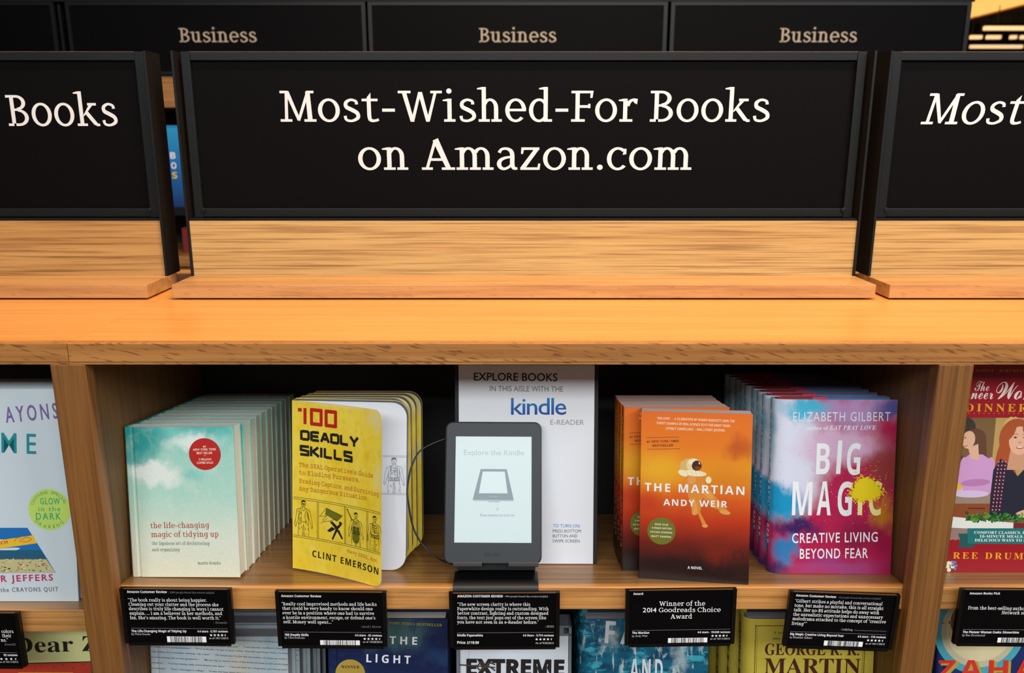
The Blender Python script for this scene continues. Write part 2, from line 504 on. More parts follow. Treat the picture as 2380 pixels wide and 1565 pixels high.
SL['K'] = (stm(.14, 0, 1) + gR(.01, 0, .40, T_) + gR(.01, 1 - T_, .40, 1) + gP((.24, .42), (.34, .46), (.74, .95), (.61, .95)) + gR(.52, 1 - T_, .86, 1) + gP((.36, .54), (.48, .62), (.88, .04), (.72, .04)) + gR(.60, 0, .96, T_), .96)
SL['L'] = (stm(.14, 0, 1) + gR(.01, 1 - T_, .42, 1) + gR(.01, 0, .70, T_) + gR(.62, 0, .70, .24), .72)
SL['M'] = (gP((.14, .04), (.24, .04), (.27, .97), (.18, .97)) + gP((.17, .99), (.30, .99), (.62, .09), (.54, .03)) + gP((.53, .06), (.61, .02), (.95, .97), (.85, .97)) + gP((.86, .04), (1.01, .04), (.96, .97), (.82, .97)) +
           gR(.02, 1 - T_, .26, 1) + gR(.85, 1 - T_, 1.08, 1) + gR(0, 0, .37, T_) + gR(.75, 0, 1.13, T_), 1.13)
SL['N'] = (gR(.14, 0, .225, 1) + gR(.74, 0, .825, 1) + gP((.12, 1), (.28, 1), (.825, 0), (.70, 0)) + gR(.01, 0, .36, T_) + gR(.01, 1 - T_, .26, 1) + gR(.60, 1 - T_, .96, 1), .98)
SL['O'] = (gA(.49, .5, .46, .52, 0, 360), .98)
SL['P'] = (stm(.14, 0, 1) + gR(.01, 0, .42, T_) + gR(.01, 1 - T_, .2, 1) + gA(.38, .70, .35, .30, -90, 90) + gR(.2, 1 - T_, .40, 1) + gR(.2, .40, .40, .40 + T_), .76)
SL['R'] = (stm(.14, 0, 1) + gR(.01, 0, .40, T_) + gR(.01, 1 - T_, .2, 1) + gA(.38, .72, .33, .28, -90, 90) + gR(.2, 1 - T_, .40, 1) + gR(.2, .44, .42, .44 + T_) + gP((.40, .48), (.54, .48), (.84, .04), (.68, .04)) + gR(.62, 0, .92, T_), .90)
SL['S'] = ([[(x * 1.12, y * 1.38) for x, y in p] for p in SL['s'][0]], .70)
SL['T'] = (stm(.37, 0, 1) + gR(.01, 1 - T_, .86, 1) + gR(.01, .76, .085, 1) + gR(.785, .76, .86, 1) + gR(.22, 0, .65, T_), .88)
SL['U'] = (stm(.14, .3, 1) + gR(.70, .3, .785, 1) + gA(.4625, .33, .3225, .35, 180, 360) + gR(.01, 1 - T_, .40, 1) + gR(.56, 1 - T_, .92, 1), .93)
SL['V'] = (gP((.08, 1), (.24, 1), (.52, 0), (.41, 0)) + gP((.70, 1), (.79, 1), (.52, 0), (.42, 0)) + gR(0, 1 - T_, .37, 1) + gR(.58, 1 - T_, .92, 1), .92)
SL['W'] = (gP((.13, 1), (.27, 1), (.52, 0), (.40, 0)) + gP((.41, 0), (.51, 0), (.75, .96), (.66, .96)) + gP((.65, .96), (.78, .96), (1.00, 0), (.89, 0)) + gP((.90, 0), (1.00, 0), (1.25, 1), (1.16, 1)) +
           gR(.02, 1 - T_, .42, 1) + gR(1.04, 1 - T_, 1.40, 1), 1.40)
SL['-'] = (gR(.05, .325, .45, .425), .50)
SL['–'] = (gR(.05, .33, .60, .41), .65)
SL['.'] = (gD(.14, .085, .088), .28)
SL[','] = (gD(.14, .085, .088) + gP((.15, .12), (.23, .08), (.12, -.16), (.05, -.12)), .28)
SL['…'] = (gD(.14, .085, .088) + gD(.46, .085, .088) + gD(.78, .085, .088), .95)
SL['’'] = (gD(.13, .98, .08) + gP((.13, 1.02), (.21, .98), (.12, .78), (.06, .81)), .26)
SL['‘'] = (gD(.13, .88, .08) + gP((.05, .88), (.12, .84), (.20, 1.04), (.15, 1.07)), .26)
SL['“'] = (SL['‘'][0] + [[(x + .2, y) for x, y in p] for p in SL['‘'][0]], .46)
SL['”'] = (SL['’'][0] + [[(x + .2, y) for x, y in p] for p in SL['’'][0]], .46)
SL[' '] = ([], .30)

# ------------------------------------------------------------------ lettering from Blender's own built-in typeface
def alpha(s, up, lo, dg=None):
    r = ''
    for c in s:
        if c == 'I' and up == 0x1D5D4:
            r += chr(lo + 11)                  # a plain stroke, as on the covers
        elif 'A' <= c <= 'Z':
            r += chr(up + ord(c) - 65)
        elif 'a' <= c <= 'z':
            r += 'ℎ' if (c == 'h' and lo == 0x1D44E) else chr(lo + ord(c) - 97)
        elif dg and c.isdigit():
            r += chr(dg + ord(c) - 48)
        else:
            r += c
    return r
FONTS = {'B': None, 'N': (0x1D5A0, 0x1D5BA, 0x1D7E2), 'NB': (0x1D5D4, 0x1D5EE, 0x1D7EC), 'SB': (0x1D400, 0x1D41A, 0x1D7CE),
         'SBI': (0x1D468, 0x1D482, 0x1D7CE), 'SI': (0x1D434, 0x1D44E, None), 'SC': (0x1D4D0, 0x1D4EA, 0x1D7CE), 'MO': (0x1D670, 0x1D68A, 0x1D7F6)}
_cache, _pen = {}, []
def _builtin(txt, font, sp, off):
    k = (txt, font, sp, off)
    if k in _cache:
        return _cache[k]
    if not _pen:
        c = bpy.data.curves.new('lettering', 'FONT')
        _pen.append(bpy.data.objects.new('lettering', c))
    o = _pen[0]
    c = o.data
    c.body = alpha(txt, *FONTS[font]) if FONTS[font] else txt
    c.space_character = sp
    c.offset = off
    c.resolution_u = 3
    me = bpy.data.meshes.new_from_object(o)
    V = [(v.co.x, v.co.y, 0.0) for v in me.vertices]
    F = [tuple(p.vertices) for p in me.polygons]
    bpy.data.meshes.remove(me)
    _cache[k] = (V, F)
    return V, F
_caps = {}
def cap(font):
    if font == 'SL':
        return 1.0
    if font not in _caps:
        _caps[font] = max(v[1] for v in _builtin('H', font, 1.0, 0.0)[0])
    return _caps[font]
def glyphs(txt, font, sp, off):
    if font != 'SL':
        return _builtin(txt, font, sp, off)
    V, F = [], []
    x = 0.0
    for ch in txt:
        if ch in SL:
            polys, adv = SL[ch]
            for i, p in enumerate(polys):
                o = len(V)
                V += [(x + a, b, (i % 29) * 1.0e-6) for a, b in p]
                if len(p) > 4:
                    F += [tuple(o + q for q in t) for t in tessellate_polygon([[Vector((a, b, 0)) for a, b in p]])]
                else:
                    F.append(tuple(o + q for q in range(len(p))))
        else:
            gv, gf = _builtin(ch, 'B', 1.0, 0.003)
            kk = 1.0 / cap('B')
            o = len(V)
            x0 = min(a for a, b, c in gv)
            V += [(x + (a - x0) * kk + 0.04, b * kk, c) for a, b, c in gv]
            F += [tuple(o + q for q in t) for t in gf]
            adv = (max(a for a, b, c in gv) - x0) * kk + 0.10
        x += (adv + 0.035) * sp
    return V, F

def print_texts(mb, key, mp, lift, skip=()):
    for i, (txt, font, u0, v0, u1, v1, h, col, sp, off) in enumerate(TX[key]):
        if txt not in skip:
            mb.text(txt, font, u0, v0, u1, v1, h, ink(col), mp, lift + i * 4e-6, sp, off)

# ------------------------------------------------------------------ things, parts, copies
def tag(o, label, cat, group=None):
    o['label'] = label
    o['category'] = cat
    if group:
        o['group'] = group
    return o
def thing(name, label, cat, mtx=None, group=None):
    o = bpy.data.objects.new(name, None)
    o.empty_display_size = 0.02
    COL.objects.link(o)
    if mtx is not None:
        o.matrix_world = mtx
    return tag(o, label, cat, group)
def dup(root, mtx, label):
    r = root.copy()
    COL.objects.link(r)
    r.matrix_world = mtx
    r['label'] = label
    for ch in list(root.children):
        c = ch.copy()
        COL.objects.link(c)
        c.parent = r
        for g in list(ch.children):
            d = g.copy()
            COL.objects.link(d)
            d.parent = c
    return r
def structure(o):
    o['kind'] = 'structure'
    return o
TILT = R(8.6)
def on_shelf(front, x, L, yaw=0.0, lift=0.0, roll=0.0):
    """matrix of a book standing on a tilted shelf: x along, L back from the front edge"""
    return (Matrix.Translation((0, front[0], front[1])) @ Matrix.Rotation(-TILT, 4, 'X') @ Matrix.Translation((x, L, lift + 0.0004)) @ Matrix.Rotation(R(roll), 4, 'Y') @ Matrix.Rotation(R(yaw), 4, 'Z'))
NTH = ['front', 'second', 'third', 'fourth', 'fifth', 'sixth', 'seventh', 'eighth', 'ninth', 'tenth', 'eleventh', 'twelfth']
def nth(i, n):
    return 'front copy' if i == 0 else ('rearmost copy' if i == n - 1 else NTH[i] + ' copy from the front')

# lettering: (words, face, x0, z0, x1, z1, capital height, ink, spacing, weight) in millimetres on the cover
TX = {  # baselines and heights converted offline from image pixel positions
 'tidy': [
  ('#1', 'B', 95.53, 158.79, 99.18, 158.84, 2.28, 'cream', 1, 0.012),
  ('NEW YORK TIMES', 'B', 83.7, 154.93, 111.18, 155.34, 2.46, 'cream', 1, 0.012),
  ('BEST SELLER', 'B', 87.66, 150.77, 106.79, 151.05, 2.46, 'cream', 1, 0.012),
  ('–', 'B', 95.69, 148.08, 98.65, 148.12, 2.11, 'cream', 1, 0.012),
  ('3 MILLION', 'B', 89.7, 143.08, 104.84, 143.29, 2.46, 'cream', 1, 0.012),
  ('COPIES SOLD', 'B', 87.06, 139.0, 107.08, 139.28, 2.46, 'cream', 1, 0.012),
  ('the life-changing', 'SL', 26.23, 60.43, 98.47, 61.03, 6.71, 'brick', 1.0, 0.0),
  ('magic of tidying up', 'SL', 26.52, 49.49, 109.27, 49.99, 6.72, 'brick', 1.0, 0.0),
  ('the Japanese art of decluttering', 'SL', 26.88, 39.96, 97.77, 39.95, 4.07, 'sage', 1.0, 0.0),
  ('and organizing', 'SL', 26.81, 32.01, 60.74, 32.15, 4.07, 'sage', 1.0, 0.0),
  ('marie kondo', 'SL', 81.87, 15.69, 110.21, 15.76, 3.91, 'sage', 1.0, 0.0),
 ],
 'deadly': [
  ("The SEAL Operative's Guide", 'MO', 9.0, 128.5, 118.81, 129.18, 5.15, 'rust', 1, 0),
  ('to Eluding Pursuers,', 'MO', 8.98, 118.91, 97.59, 120.66, 5.19, 'rust', 1, 0),
  ('Evading Capture, and Surviving', 'MO', 8.96, 108.61, 127.67, 108.61, 5.17, 'rust', 1, 0),
  ('Any Dangerous Situation', 'MO', 8.94, 98.8, 109.03, 100.99, 5.2, 'rust', 1, 0),
  ('Navy SEAL, Ret.', 'MO', 79.13, 32.62, 127.11, 29.32, 4.0, 'rust', 1, 0),
  ('CLINT EMERSON', 'NB', 27.45, 18.49, 127.69, 15.3, 8.15, 'ink', 1.2, 0.0),
 ],
 'deadlypage': [
 ],
 'poster': [
  ('EXPLORE BOOKS', 'B', 18.71, 233.82, 122.17, 232.89, 9.6, 'ink', 1, 0.012),
  ('IN THIS AISLE WITH THE', 'B', 38.61, 220.5, 129.07, 219.77, 6.57, 'grey', 1.0, 0.0),
  ('kindle', 'B', 64.8, 191.07, 133.36, 191.13, 20.7, 'blue', 0.9, 0.006),
  ('E-READER', 'B', 113.76, 178.33, 155.48, 178.17, 6.3, 'grey2', 1.0, 0.0),
  ('TO TURN ON:', 'B', 117.39, 47.71, 151.76, 47.39, 4.18, 'sky', 1.0, 0.0),
  ('PRESS BOTTOM', 'B', 117.26, 41.01, 152.68, 40.9, 3.98, 'dgrey', 1.0, 0.0),
  ('BUTTON AND', 'B', 117.13, 34.71, 148.2, 34.59, 3.99, 'dgrey', 1.0, 0.0),
  ('SWIPE SCREEN', 'B', 117.01, 28.18, 150.92, 28.07, 4.0, 'dgrey', 1.0, 0.0),
 ],
 'ereader': [
  ('Explore the Kindle', 'B', 22.72, 128.66, 95.49, 128.64, 6.32, 'lcd', 1.0, 0.0),
  ('Press button to turn on', 'B', 43.07, 55.93, 84.18, 56.22, 3.03, 'lcd', 1.0, 0.0),
  ('kindle', 'B', 49.67, 9.22, 66.69, 9.42, 5.66, 'black', 0.9, 0.006),
 ],
 'martian': [
  ('“BRILLIANT . . . A CELEBRATION OF HUMAN INGENUITY [AND] THE', 'NB', 18.39, 194.57, 107.36, 193.61, 2.85, 'peach', 1.0, 0.0),
  ('PUREST EXAMPLE OF REAL-SCIENCE SCI-FI FOR MANY YEARS . . .', 'NB', 18.54, 188.78, 107.01, 187.8, 2.86, 'peach', 1.0, 0.0),
  ('UTTERLY COMPELLING.”—WALL STREET JOURNAL', 'NB', 29.15, 182.49, 97.09, 182.45, 2.87, 'peach', 1.0, 0.0),
  ('#1 NEW YORK TIMES', 'B', 7.23, 166.21, 44.52, 168.25, 2.43, 'brown', 1.1, 0.02),
  ('BESTSELLER', 'B', 14.11, 161.61, 38.51, 162.95, 2.44, 'brown', 1.1, 0.02),
  ('THE MARTIAN', 'NB', 5.53, 107.54, 120.6, 108.01, 9.88, 'white', 1.25, 0.0),
  ('ANDY WEIR', 'NB', 27.69, 91.1, 101.48, 92.02, 7.64, 'white', 1.2, 0.0),
  ('A NOVEL', 'NB', 57.33, 15.08, 74.29, 15.13, 3.27, 'white', 1.0, 0.0),
  ('SOON TO BE', 'NB', 17.93, 66.45, 33.71, 66.36, 2.21, 'cream', 1.1, 0.0),
  ('A MAJOR MOTION', 'NB', 14.66, 62.02, 37.52, 61.79, 2.21, 'cream', 1.1, 0.0),
  ('PICTURE STARRING', 'NB', 12.93, 56.79, 38.66, 56.91, 2.22, 'cream', 1.1, 0.0),
  ('MATT DAMON', 'NB', 14.23, 51.71, 37.14, 51.71, 2.22, 'cream', 1.1, 0.0),
 ],
 'bigmagic': [
  ('ELIZABETH GILBERT', 'B', 20.11, 188.98, 135.94, 189.5, 11.03, 'pale', 1.15, 0.0),
  ('author of ', 'SB', 36.59, 178.74, 62.25, 178.79, 4.18, 'white', 1.0, 0.0),
  ('EAT PRAY LOVE', 'SBI', 63.96, 178.79, 119.28, 178.91, 5.22, 'white', 1.1, 0.0),
  ('B', 'NB', 49.29, 124.32, 65.49, 124.22, 37.91, 'white', 1.0, 0.0),
  ('I', 'NB', 73.47, 124.81, 78.69, 124.65, 38.51, 'white', 1.0, 0.0),
  ('G', 'NB', 85.84, 123.96, 101.98, 123.86, 38.2, 'white', 1.0, 0.0),
  ('M', 'NB', 21.98, 73.37, 45.97, 73.37, 41.49, 'white', 1.0, 0.0),
  ('A', 'NB', 51.81, 73.61, 68.82, 73.55, 41.79, 'white', 1.0, 0.0),
  ('G', 'NB', 76.62, 73.24, 93.94, 73.19, 41.74, 'white', 1.0, 0.0),
  ('C', 'NB', 114.37, 73.91, 129.85, 74.03, 41.3, 'cream2', 1.0, 0.0),
  ('I', 'NB', 101.14, 74.0, 106.61, 74.04, 41.33, 'cream2', 1.0, 0.0),
  ('CREATIVE LIVING', 'B', 23.36, 38.77, 126.7, 41.12, 11.85, 'white', 1.15, 0.012),
  ('BEYOND FEAR', 'B', 33.33, 19.32, 115.78, 20.8, 12.0, 'white', 1.15, 0.012),
 ],
 'crayon': [
  ('AYONS', 'B', 180.45, 219.24, 242.69, 224.51, 18.24, 'purple', 1.5, 0.012),
  ('CR', 'B', 152.96, 217.53, 172.6, 218.85, 18.29, 'purple', 1.5, 0.012),
  ('ME', 'B', 172.96, 183.13, 214.1, 181.41, 23.88, 'teal', 1.6, 0.006),
  ('HO', 'B', 129.76, 183.13, 162.49, 183.13, 23.84, 'teal', 1.6, 0.006),
  ('GLOW', 'B', 215.8, 120.16, 239.51, 119.89, 7.81, 'green', 1.2, 0.01),
  ('in the', 'B', 213.32, 111.54, 239.73, 111.94, 5.66, 'green', 1.2, 0.0),
  ('DARK', 'B', 209.82, 101.41, 239.81, 101.54, 8.1, 'green', 1.3, 0.01),
  ('OLIVER JEFFERS', 'B', 122.79, 23.29, 226.64, 26.18, 7.75, 'crimson', 1.3, 0.02),
  ('creators of the day the CRAYONS QUIT', 'B', 93.95, 10.73, 232.21, 12.74, 5.27, 'grey', 1.3, 0.01),
  ('BEACH', 'NB', 153.64, 68.23, 174.45, 72.33, 3.61, 'crimson', 1.1, 0.0),
 ],
 'pioneer': [
  ('SIMPLE · SCRUMPTIOUS', 'SB', 27.2, 248.29, 96.25, 247.77, 2.89, 'gold', 1.3, 0.0),
  ('The', 'SC', 26.03, 224.93, 43.61, 224.8, 11.88, 'pinkw', 1.0, 0.0),
  ('Pioneer', 'SC', 0.04, 215.44, 48.97, 214.9, 15.21, 'pinkw', 1.0, 0.0),
  ('Woman', 'SC', 52.22, 214.92, 133.1, 214.22, 21.15, 'pinkw', 1.0, 0.0),
  ('DINNERTIME', 'SB', 15.82, 199.86, 142.32, 199.39, 9.32, 'gold', 1.4, 0.0),
  ('COMFORT CLASSICS, FREEZER FOOD,', 'SB', 34.43, 48.39, 137.49, 47.96, 3.18, 'white', 1.05, 0.0),
  ('16-MINUTE MEALS, AND OTHER', 'SB', 41.26, 43.6, 130.61, 43.19, 3.18, 'white', 1.05, 0.0),
  ('DELICIOUS WAYS TO SOLVE SUPPER!', 'SB', 35.54, 38.71, 138.38, 38.28, 3.19, 'white', 1.05, 0.0),
  ('REE DRUMMOND', 'SB', 9.88, 17.12, 146.58, 15.55, 7.94, 'gold', 1.4, 0.0),
 ],
 'quotes': [
  ('to do.”    “I should have just kept working in the shop.”', 'B', 94.2, 201.35, 178.81, 197.23, 2.02, 'dgrey', 1, 0.01),
  ('when you are a nobody wants to work with you.”    “I was literally crucified in Vietnam.', 'B', 36.59, 194.47, 174.72, 188.97, 2.02, 'dgrey', 1, 0.01),
  ('just saying. I’m not going anywhere.”    “If I’m at the bar, I’ve got to have a drink. Then the next thing I know, I’m drunk', 'B', -0.93, 192.36, 178.57, 182.53, 2.03, 'dgrey', 1, 0.01),
  ('on the ceiling, and I remember thinking: ‘Oh, I died.’”    “He always says I’m just like my mother. He hates my mother.”', 'B', -0.95, 185.75, 177.75, 174.97, 2.03, 'dgrey', 1, 0.01),
  ('part of something that he was grateful for.”    “My job was to stand in front of the hotel and keep an eye on the hoes.', 'B', -1.01, 178.38, 176.94, 167.77, 2.03, 'dgrey', 1, 0.01),
  ('at my party.”    “I’ve been having really weird dreams ever since.”    “I just sat there for a long time, and I found God.”', 'B', -1.27, 171.0, 176.14, 160.65, 2.04, 'dgrey', 1, 0.01),
  ('extra activity.”    “Kurt, Vonnegut is calling.”    “It was the best thing that ever happened to me, and I know it', 'B', -1.8, 163.61, 175.33, 153.42, 2.04, 'dgrey', 1, 0.01),
 ],
 'light': [
  ('NEW YORK TIMES', 'SBI', 63.78, 223.39, 111.79, 220.67, 3.26, 'gold2', 1.1, 0.0),
  ('BESTSELLER', 'SB', 113.91, 220.58, 146.12, 219.31, 3.44, 'gold2', 1.1, 0.0),
  ('THE', 'NB', 79.08, 196.27, 114.18, 194.99, 10.22, 'white', 1.5, 0.0),
  ('LIGHT', 'NB', 49.18, 172.05, 105.47, 169.84, 10.58, 'white', 1.5, 0.0),
  ('WINNER', 'SB', 16.93, 163.93, 40.15, 163.75, 3.69, 'ink', 1.2, 0.0),
 ],
 'extreme': [
  ('EXTREME', 'NB', 8.63, 154.73, 133.7, 153.46, 21.02, 'ink', 1.0, 0.03),
 ],
 'fates': [
  ('FATES', 'NB', 29.34, 197.51, 138.49, 191.71, 29.2, 'pale2', 1.35, 0.0),
  ('AND', 'NB', 61.82, 146.65, 103.98, 146.24, 29.79, 'pale2', 1.3, 0.0),
 ],
 'throne': [
  ('A cen', 'SB', 34.92, 209.8, 48.88, 209.57, 3.22, 'ink', 1.2, 0.0),
  ('two u', 'SB', 34.24, 201.99, 48.4, 201.76, 3.21, 'ink', 1.2, 0.0),
  ('GEORGE R. R.', 'SB', 24.55, 181.67, 144.66, 181.11, 14.81, 'maroon', 1.0, 0.0),
  ('MARTIN', 'SB', 24.1, 156.62, 147.2, 156.06, 20.29, 'maroon', 1.0, 0.0),
 ],
 'zoo': [
  ('Dear Zoo', 'SB', 116.28, 184.29, 261.11, 188.11, 19.75, 'ink', 1.0, 0.0),
 ],
 'platter': [
  ('ZAHAV', 'NB', 0.75, 150.46, 159.55, 150.46, 24.17, 'tomato', 1.2, 0.0),
 ],
 'card1': [
  ('Amazon Customer Review', 'NB', 8.02, 65.17, 54.08, 65.29, 3.08, 'white', 1.0, 0.0),
  ('– 2,199 people found this review helpful', 'SL', 55.4, 65.16, 108.55, 65.05, 2.19, 'dim', 1.0, 0.0),
  ('“The book really is about being happier.', 'SL', 8.08, 54.13, 99.27, 54.57, 3.97, 'white', 1.0, 0.0),
  ('Cleaning out your clutter and the process she', 'SL', 8.26, 48.66, 112.39, 48.82, 3.98, 'white', 1.0, 0.0),
  ('describes is truly life changing in ways I cannot', 'SL', 8.14, 42.87, 117.6, 43.13, 3.99, 'white', 1.0, 0.0),
  ('explain. … I am a believer in her methods, and', 'SL', 8.29, 36.92, 115.79, 37.5, 4.01, 'white', 1.0, 0.0),
  ('fan. She’s amazing. The book is well worth it.”', 'SL', 8.17, 31.1, 113.84, 31.55, 4.02, 'white', 1.0, 0.0),
  ('– Elsomalo', 'SL', 104.71, 26.24, 120.68, 26.28, 2.53, 'dim', 1.0, 0.0),
  ('The Life-Changing Magic of Tidying Up', 'NB', 8.14, 14.14, 72.25, 14.49, 3.01, 'white', 1.0, 0.0),
  ('by Marie Kondo', 'B', 7.89, 10.37, 29.65, 10.34, 2.72, 'lgrey', 1.0, 0.0),
  ('4.4 stars - 5,757 reviews', 'NB', 85.11, 14.5, 120.65, 14.64, 2.7, 'white', 1.0, 0.0),
  ('as of 10/11/2015', 'B', 98.12, 5.8, 120.59, 5.79, 2.41, 'lgrey', 1, 0.01),
 ],
 'card2': [
  ('Amazon Customer Review', 'NB', 6.65, 63.69, 53.02, 63.64, 3.0, 'white', 1.0, 0.0),
  ('“Really cool improvised methods and life hacks', 'SL', 6.77, 52.96, 116.55, 53.19, 3.89, 'white', 1.0, 0.0),
  ('that could be very handy to know should one', 'SL', 6.89, 47.19, 111.94, 47.35, 3.91, 'white', 1.0, 0.0),
  ('ever be in a position where one had to survive', 'SL', 7.01, 41.26, 113.38, 41.39, 3.92, 'white', 1.0, 0.0),
  ('a hostile environment, escape, or defend one’s', 'SL', 7.13, 35.29, 114.56, 35.54, 3.94, 'white', 1.0, 0.0),
  ('self. Money well spent…”', 'SL', 7.39, 29.6, 65.3, 29.51, 3.96, 'white', 1.0, 0.0),
  ('– Jerod J. Husvar', 'SL', 96.68, 24.68, 120.99, 24.68, 2.51, 'dim', 1.0, 0.0),
  ('100 Deadly Skills', 'NB', 7.79, 13.09, 35.86, 12.94, 2.97, 'white', 1.0, 0.0),
  ('by Clint Emerson', 'B', 7.7, 9.53, 31.08, 9.34, 2.68, 'lgrey', 1.0, 0.0),
  ('4.3 stars - 42 reviews', 'NB', 89.99, 13.22, 121.61, 13.08, 2.68, 'white', 1.0, 0.0),
  ('as of 10/28/2015', 'B', 99.06, 4.74, 121.91, 4.55, 2.4, 'lgrey', 1, 0.01),
 ],
 'card3': [
  ('AMAZON CUSTOMER REVIEW', 'NB', 9.56, 65.34, 62.18, 64.86, 3.12, 'white', 1.0, 0.0),
  ('– 944 people found this review helpful', 'SL', 63.12, 65.25, 114.12, 64.78, 2.09, 'lgrey', 1.0, 0.0),
  ('“The new screen clarity is where this', 'SL', 9.38, 54.4, 93.8, 53.87, 3.94, 'white', 1.0, 0.0),
  ('Paperwhite design really is outstanding. With', 'SL', 9.15, 48.64, 115.1, 48.0, 3.96, 'white', 1.0, 0.0),
  ('better contrast, lighting and custom designed', 'SL', 9.05, 42.84, 114.87, 42.15, 3.98, 'white', 1.0, 0.0),
  ('fonts, the text just pops out of the screen like', 'SL', 8.83, 37.03, 112.39, 36.28, 3.99, 'white', 1.0, 0.0),
  ('you have not seen in an e-Reader before.”', 'SL', 8.61, 31.31, 103.49, 30.47, 4.01, 'white', 1.0, 0.0),
  ('– JJCEO', 'SL', 110.62, 25.67, 121.34, 25.56, 2.43, 'lgrey', 1.0, 0.0),
  ('Kindle Paperwhite', 'NB', 8.55, 14.43, 38.48, 14.06, 2.97, 'white', 1.0, 0.0),
  ('Price: $119.99', 'NB', 8.29, 4.55, 33.6, 4.21, 3.53, 'white', 1.0, 0.0),
  ('4.5 Stars - 5,774 reviews', 'NB', 85.23, 14.04, 121.4, 13.74, 2.59, 'white', 1.0, 0.0),
  ('As of 9/30/2015', 'B', 99.84, 3.88, 121.44, 3.6, 2.47, 'lgrey', 1, 0.01),
 ],
 'card4': [
  ('Award', 'NB', 8.84, 65.01, 20.08, 64.97, 2.88, 'white', 1.0, 0.0),
  ('Winner of the', 'SL', 38.86, 50.44, 92.23, 49.99, 5.69, 'white', 1.0, 0.0),
  ('2014 Goodreads Choice', 'SL', 20.23, 42.36, 110.58, 41.59, 5.73, 'white', 1.0, 0.0),
  ('Award', 'SL', 52.67, 33.41, 77.72, 33.41, 5.77, 'white', 1.0, 0.0),
  ('The Martian', 'NB', 8.43, 14.23, 28.35, 14.18, 2.86, 'white', 1.0, 0.0),
  ('by Andy Weir', 'B', 8.38, 10.27, 26.75, 10.24, 2.46, 'lgrey', 1.0, 0.0),
  ('4.6 stars - 19,049 reviews', 'NB', 84.75, 14.08, 122.96, 13.73, 2.45, 'white', 1.0, 0.0),
  ('as of 10/11/2015', 'B', 99.96, 5.21, 123.01, 5.1, 2.33, 'lgrey', 1, 0.01),
 ],
 'card5': [
  ('Amazon Customer Review', 'NB', 7.63, 64.55, 54.4, 64.13, 2.97, 'white', 1.0, 0.0),
  ('– 131 people found this review helpful', 'SL', 55.66, 64.3, 106.15, 64.37, 1.91, 'dim', 1.0, 0.0),
  ('“Gilbert strikes a playful and conversational', 'SL', 7.53, 56.91, 109.01, 56.77, 3.94, 'white', 1.0, 0.0),
  ('tone, but make no mistake, this is all straight', 'SL', 7.36, 51.17, 111.13, 50.93, 3.95, 'white', 1.0, 0.0),
  ('talk. Her no-BS attitude helps do away with', 'SL', 7.19, 45.41, 106.96, 45.07, 3.96, 'white', 1.0, 0.0),
  ('the unrealistic expectations and unnecessary', 'SL', 7.13, 39.52, 112.21, 39.32, 3.97, 'white', 1.0, 0.0),
  ('melodrama attached to the concept of “creative', 'SL', 7.15, 33.86, 116.48, 33.63, 3.98, 'white', 1.0, 0.0),
  ('living””', 'SL', 6.92, 27.57, 24.67, 27.49, 3.97, 'white', 1.0, 0.0),
  ('– Ladybug,', 'SL', 64.53, 22.74, 79.46, 22.66, 2.43, 'lgrey', 1.0, 0.0),
  ('Vine Customer Review of Free Product', 'SL', 80.86, 22.71, 118.81, 22.6, 1.46, 'dim', 1.0, 0.0),
  ('Big Magic: Creative Living Beyond Fear', 'NB', 6.95, 14.24, 69.82, 14.01, 2.91, 'white', 1.0, 0.0),
  ('by Elizabeth Gilbert', 'B', 6.92, 10.11, 33.33, 10.05, 2.67, 'lgrey', 1.0, 0.0),
  ('4.5 stars - 118 reviews', 'NB', 86.2, 13.97, 119.18, 14.15, 2.69, 'white', 1.0, 0.0),
  ('as of 10/11/2015', 'B', 96.67, 5.25, 119.18, 5.16, 2.33, 'lgrey', 1, 0.01),
 ],
 'card6': [
  ('Amazon Books Pick', 'NB', 10.6, 64.31, 45.91, 64.39, 2.87, 'white', 1.0, 0.0),
  ('From the best-selling author', 'SL', 11.39, 44.99, 79.36, 44.42, 4.2, 'white', 1.0, 0.0),
  ('Network st', 'SL', 51.34, 39.0, 78.11, 38.75, 4.21, 'white', 1.0, 0.0),
  ('The Pioneer Woman Cooks: Dinnertime', 'NB', 9.52, 13.91, 75.28, 13.83, 3.06, 'white', 1.0, 0.0),
  ('by Ree Drummond', 'B', 9.47, 9.9, 35.94, 9.82, 2.8, 'lgrey', 1.0, 0.0),
 ],
 'card0': [
  ('colors', 'SL', 104.71, 44.38, 118.68, 44.4, 4.18, 'white', 1.0, 0.0),
  ('their', 'SL', 104.51, 38.76, 115.45, 38.75, 4.18, 'white', 1.0, 0.0),
  ('ns.”', 'SL', 102.32, 32.99, 110.82, 32.96, 4.18, 'white', 1.0, 0.0),
  ('flower132', 'SL', 106.23, 27.95, 119.03, 27.96, 2.61, 'dim', 1.0, 0.0),
  ('55 reviews', 'NB', 103.1, 13.67, 119.28, 13.74, 2.74, 'white', 1.0, 0.0),
  ('as of 10/11/2015', 'B', 97.0, 4.71, 118.89, 4.73, 2.35, 'lgrey', 1, 0.01),
 ],
}

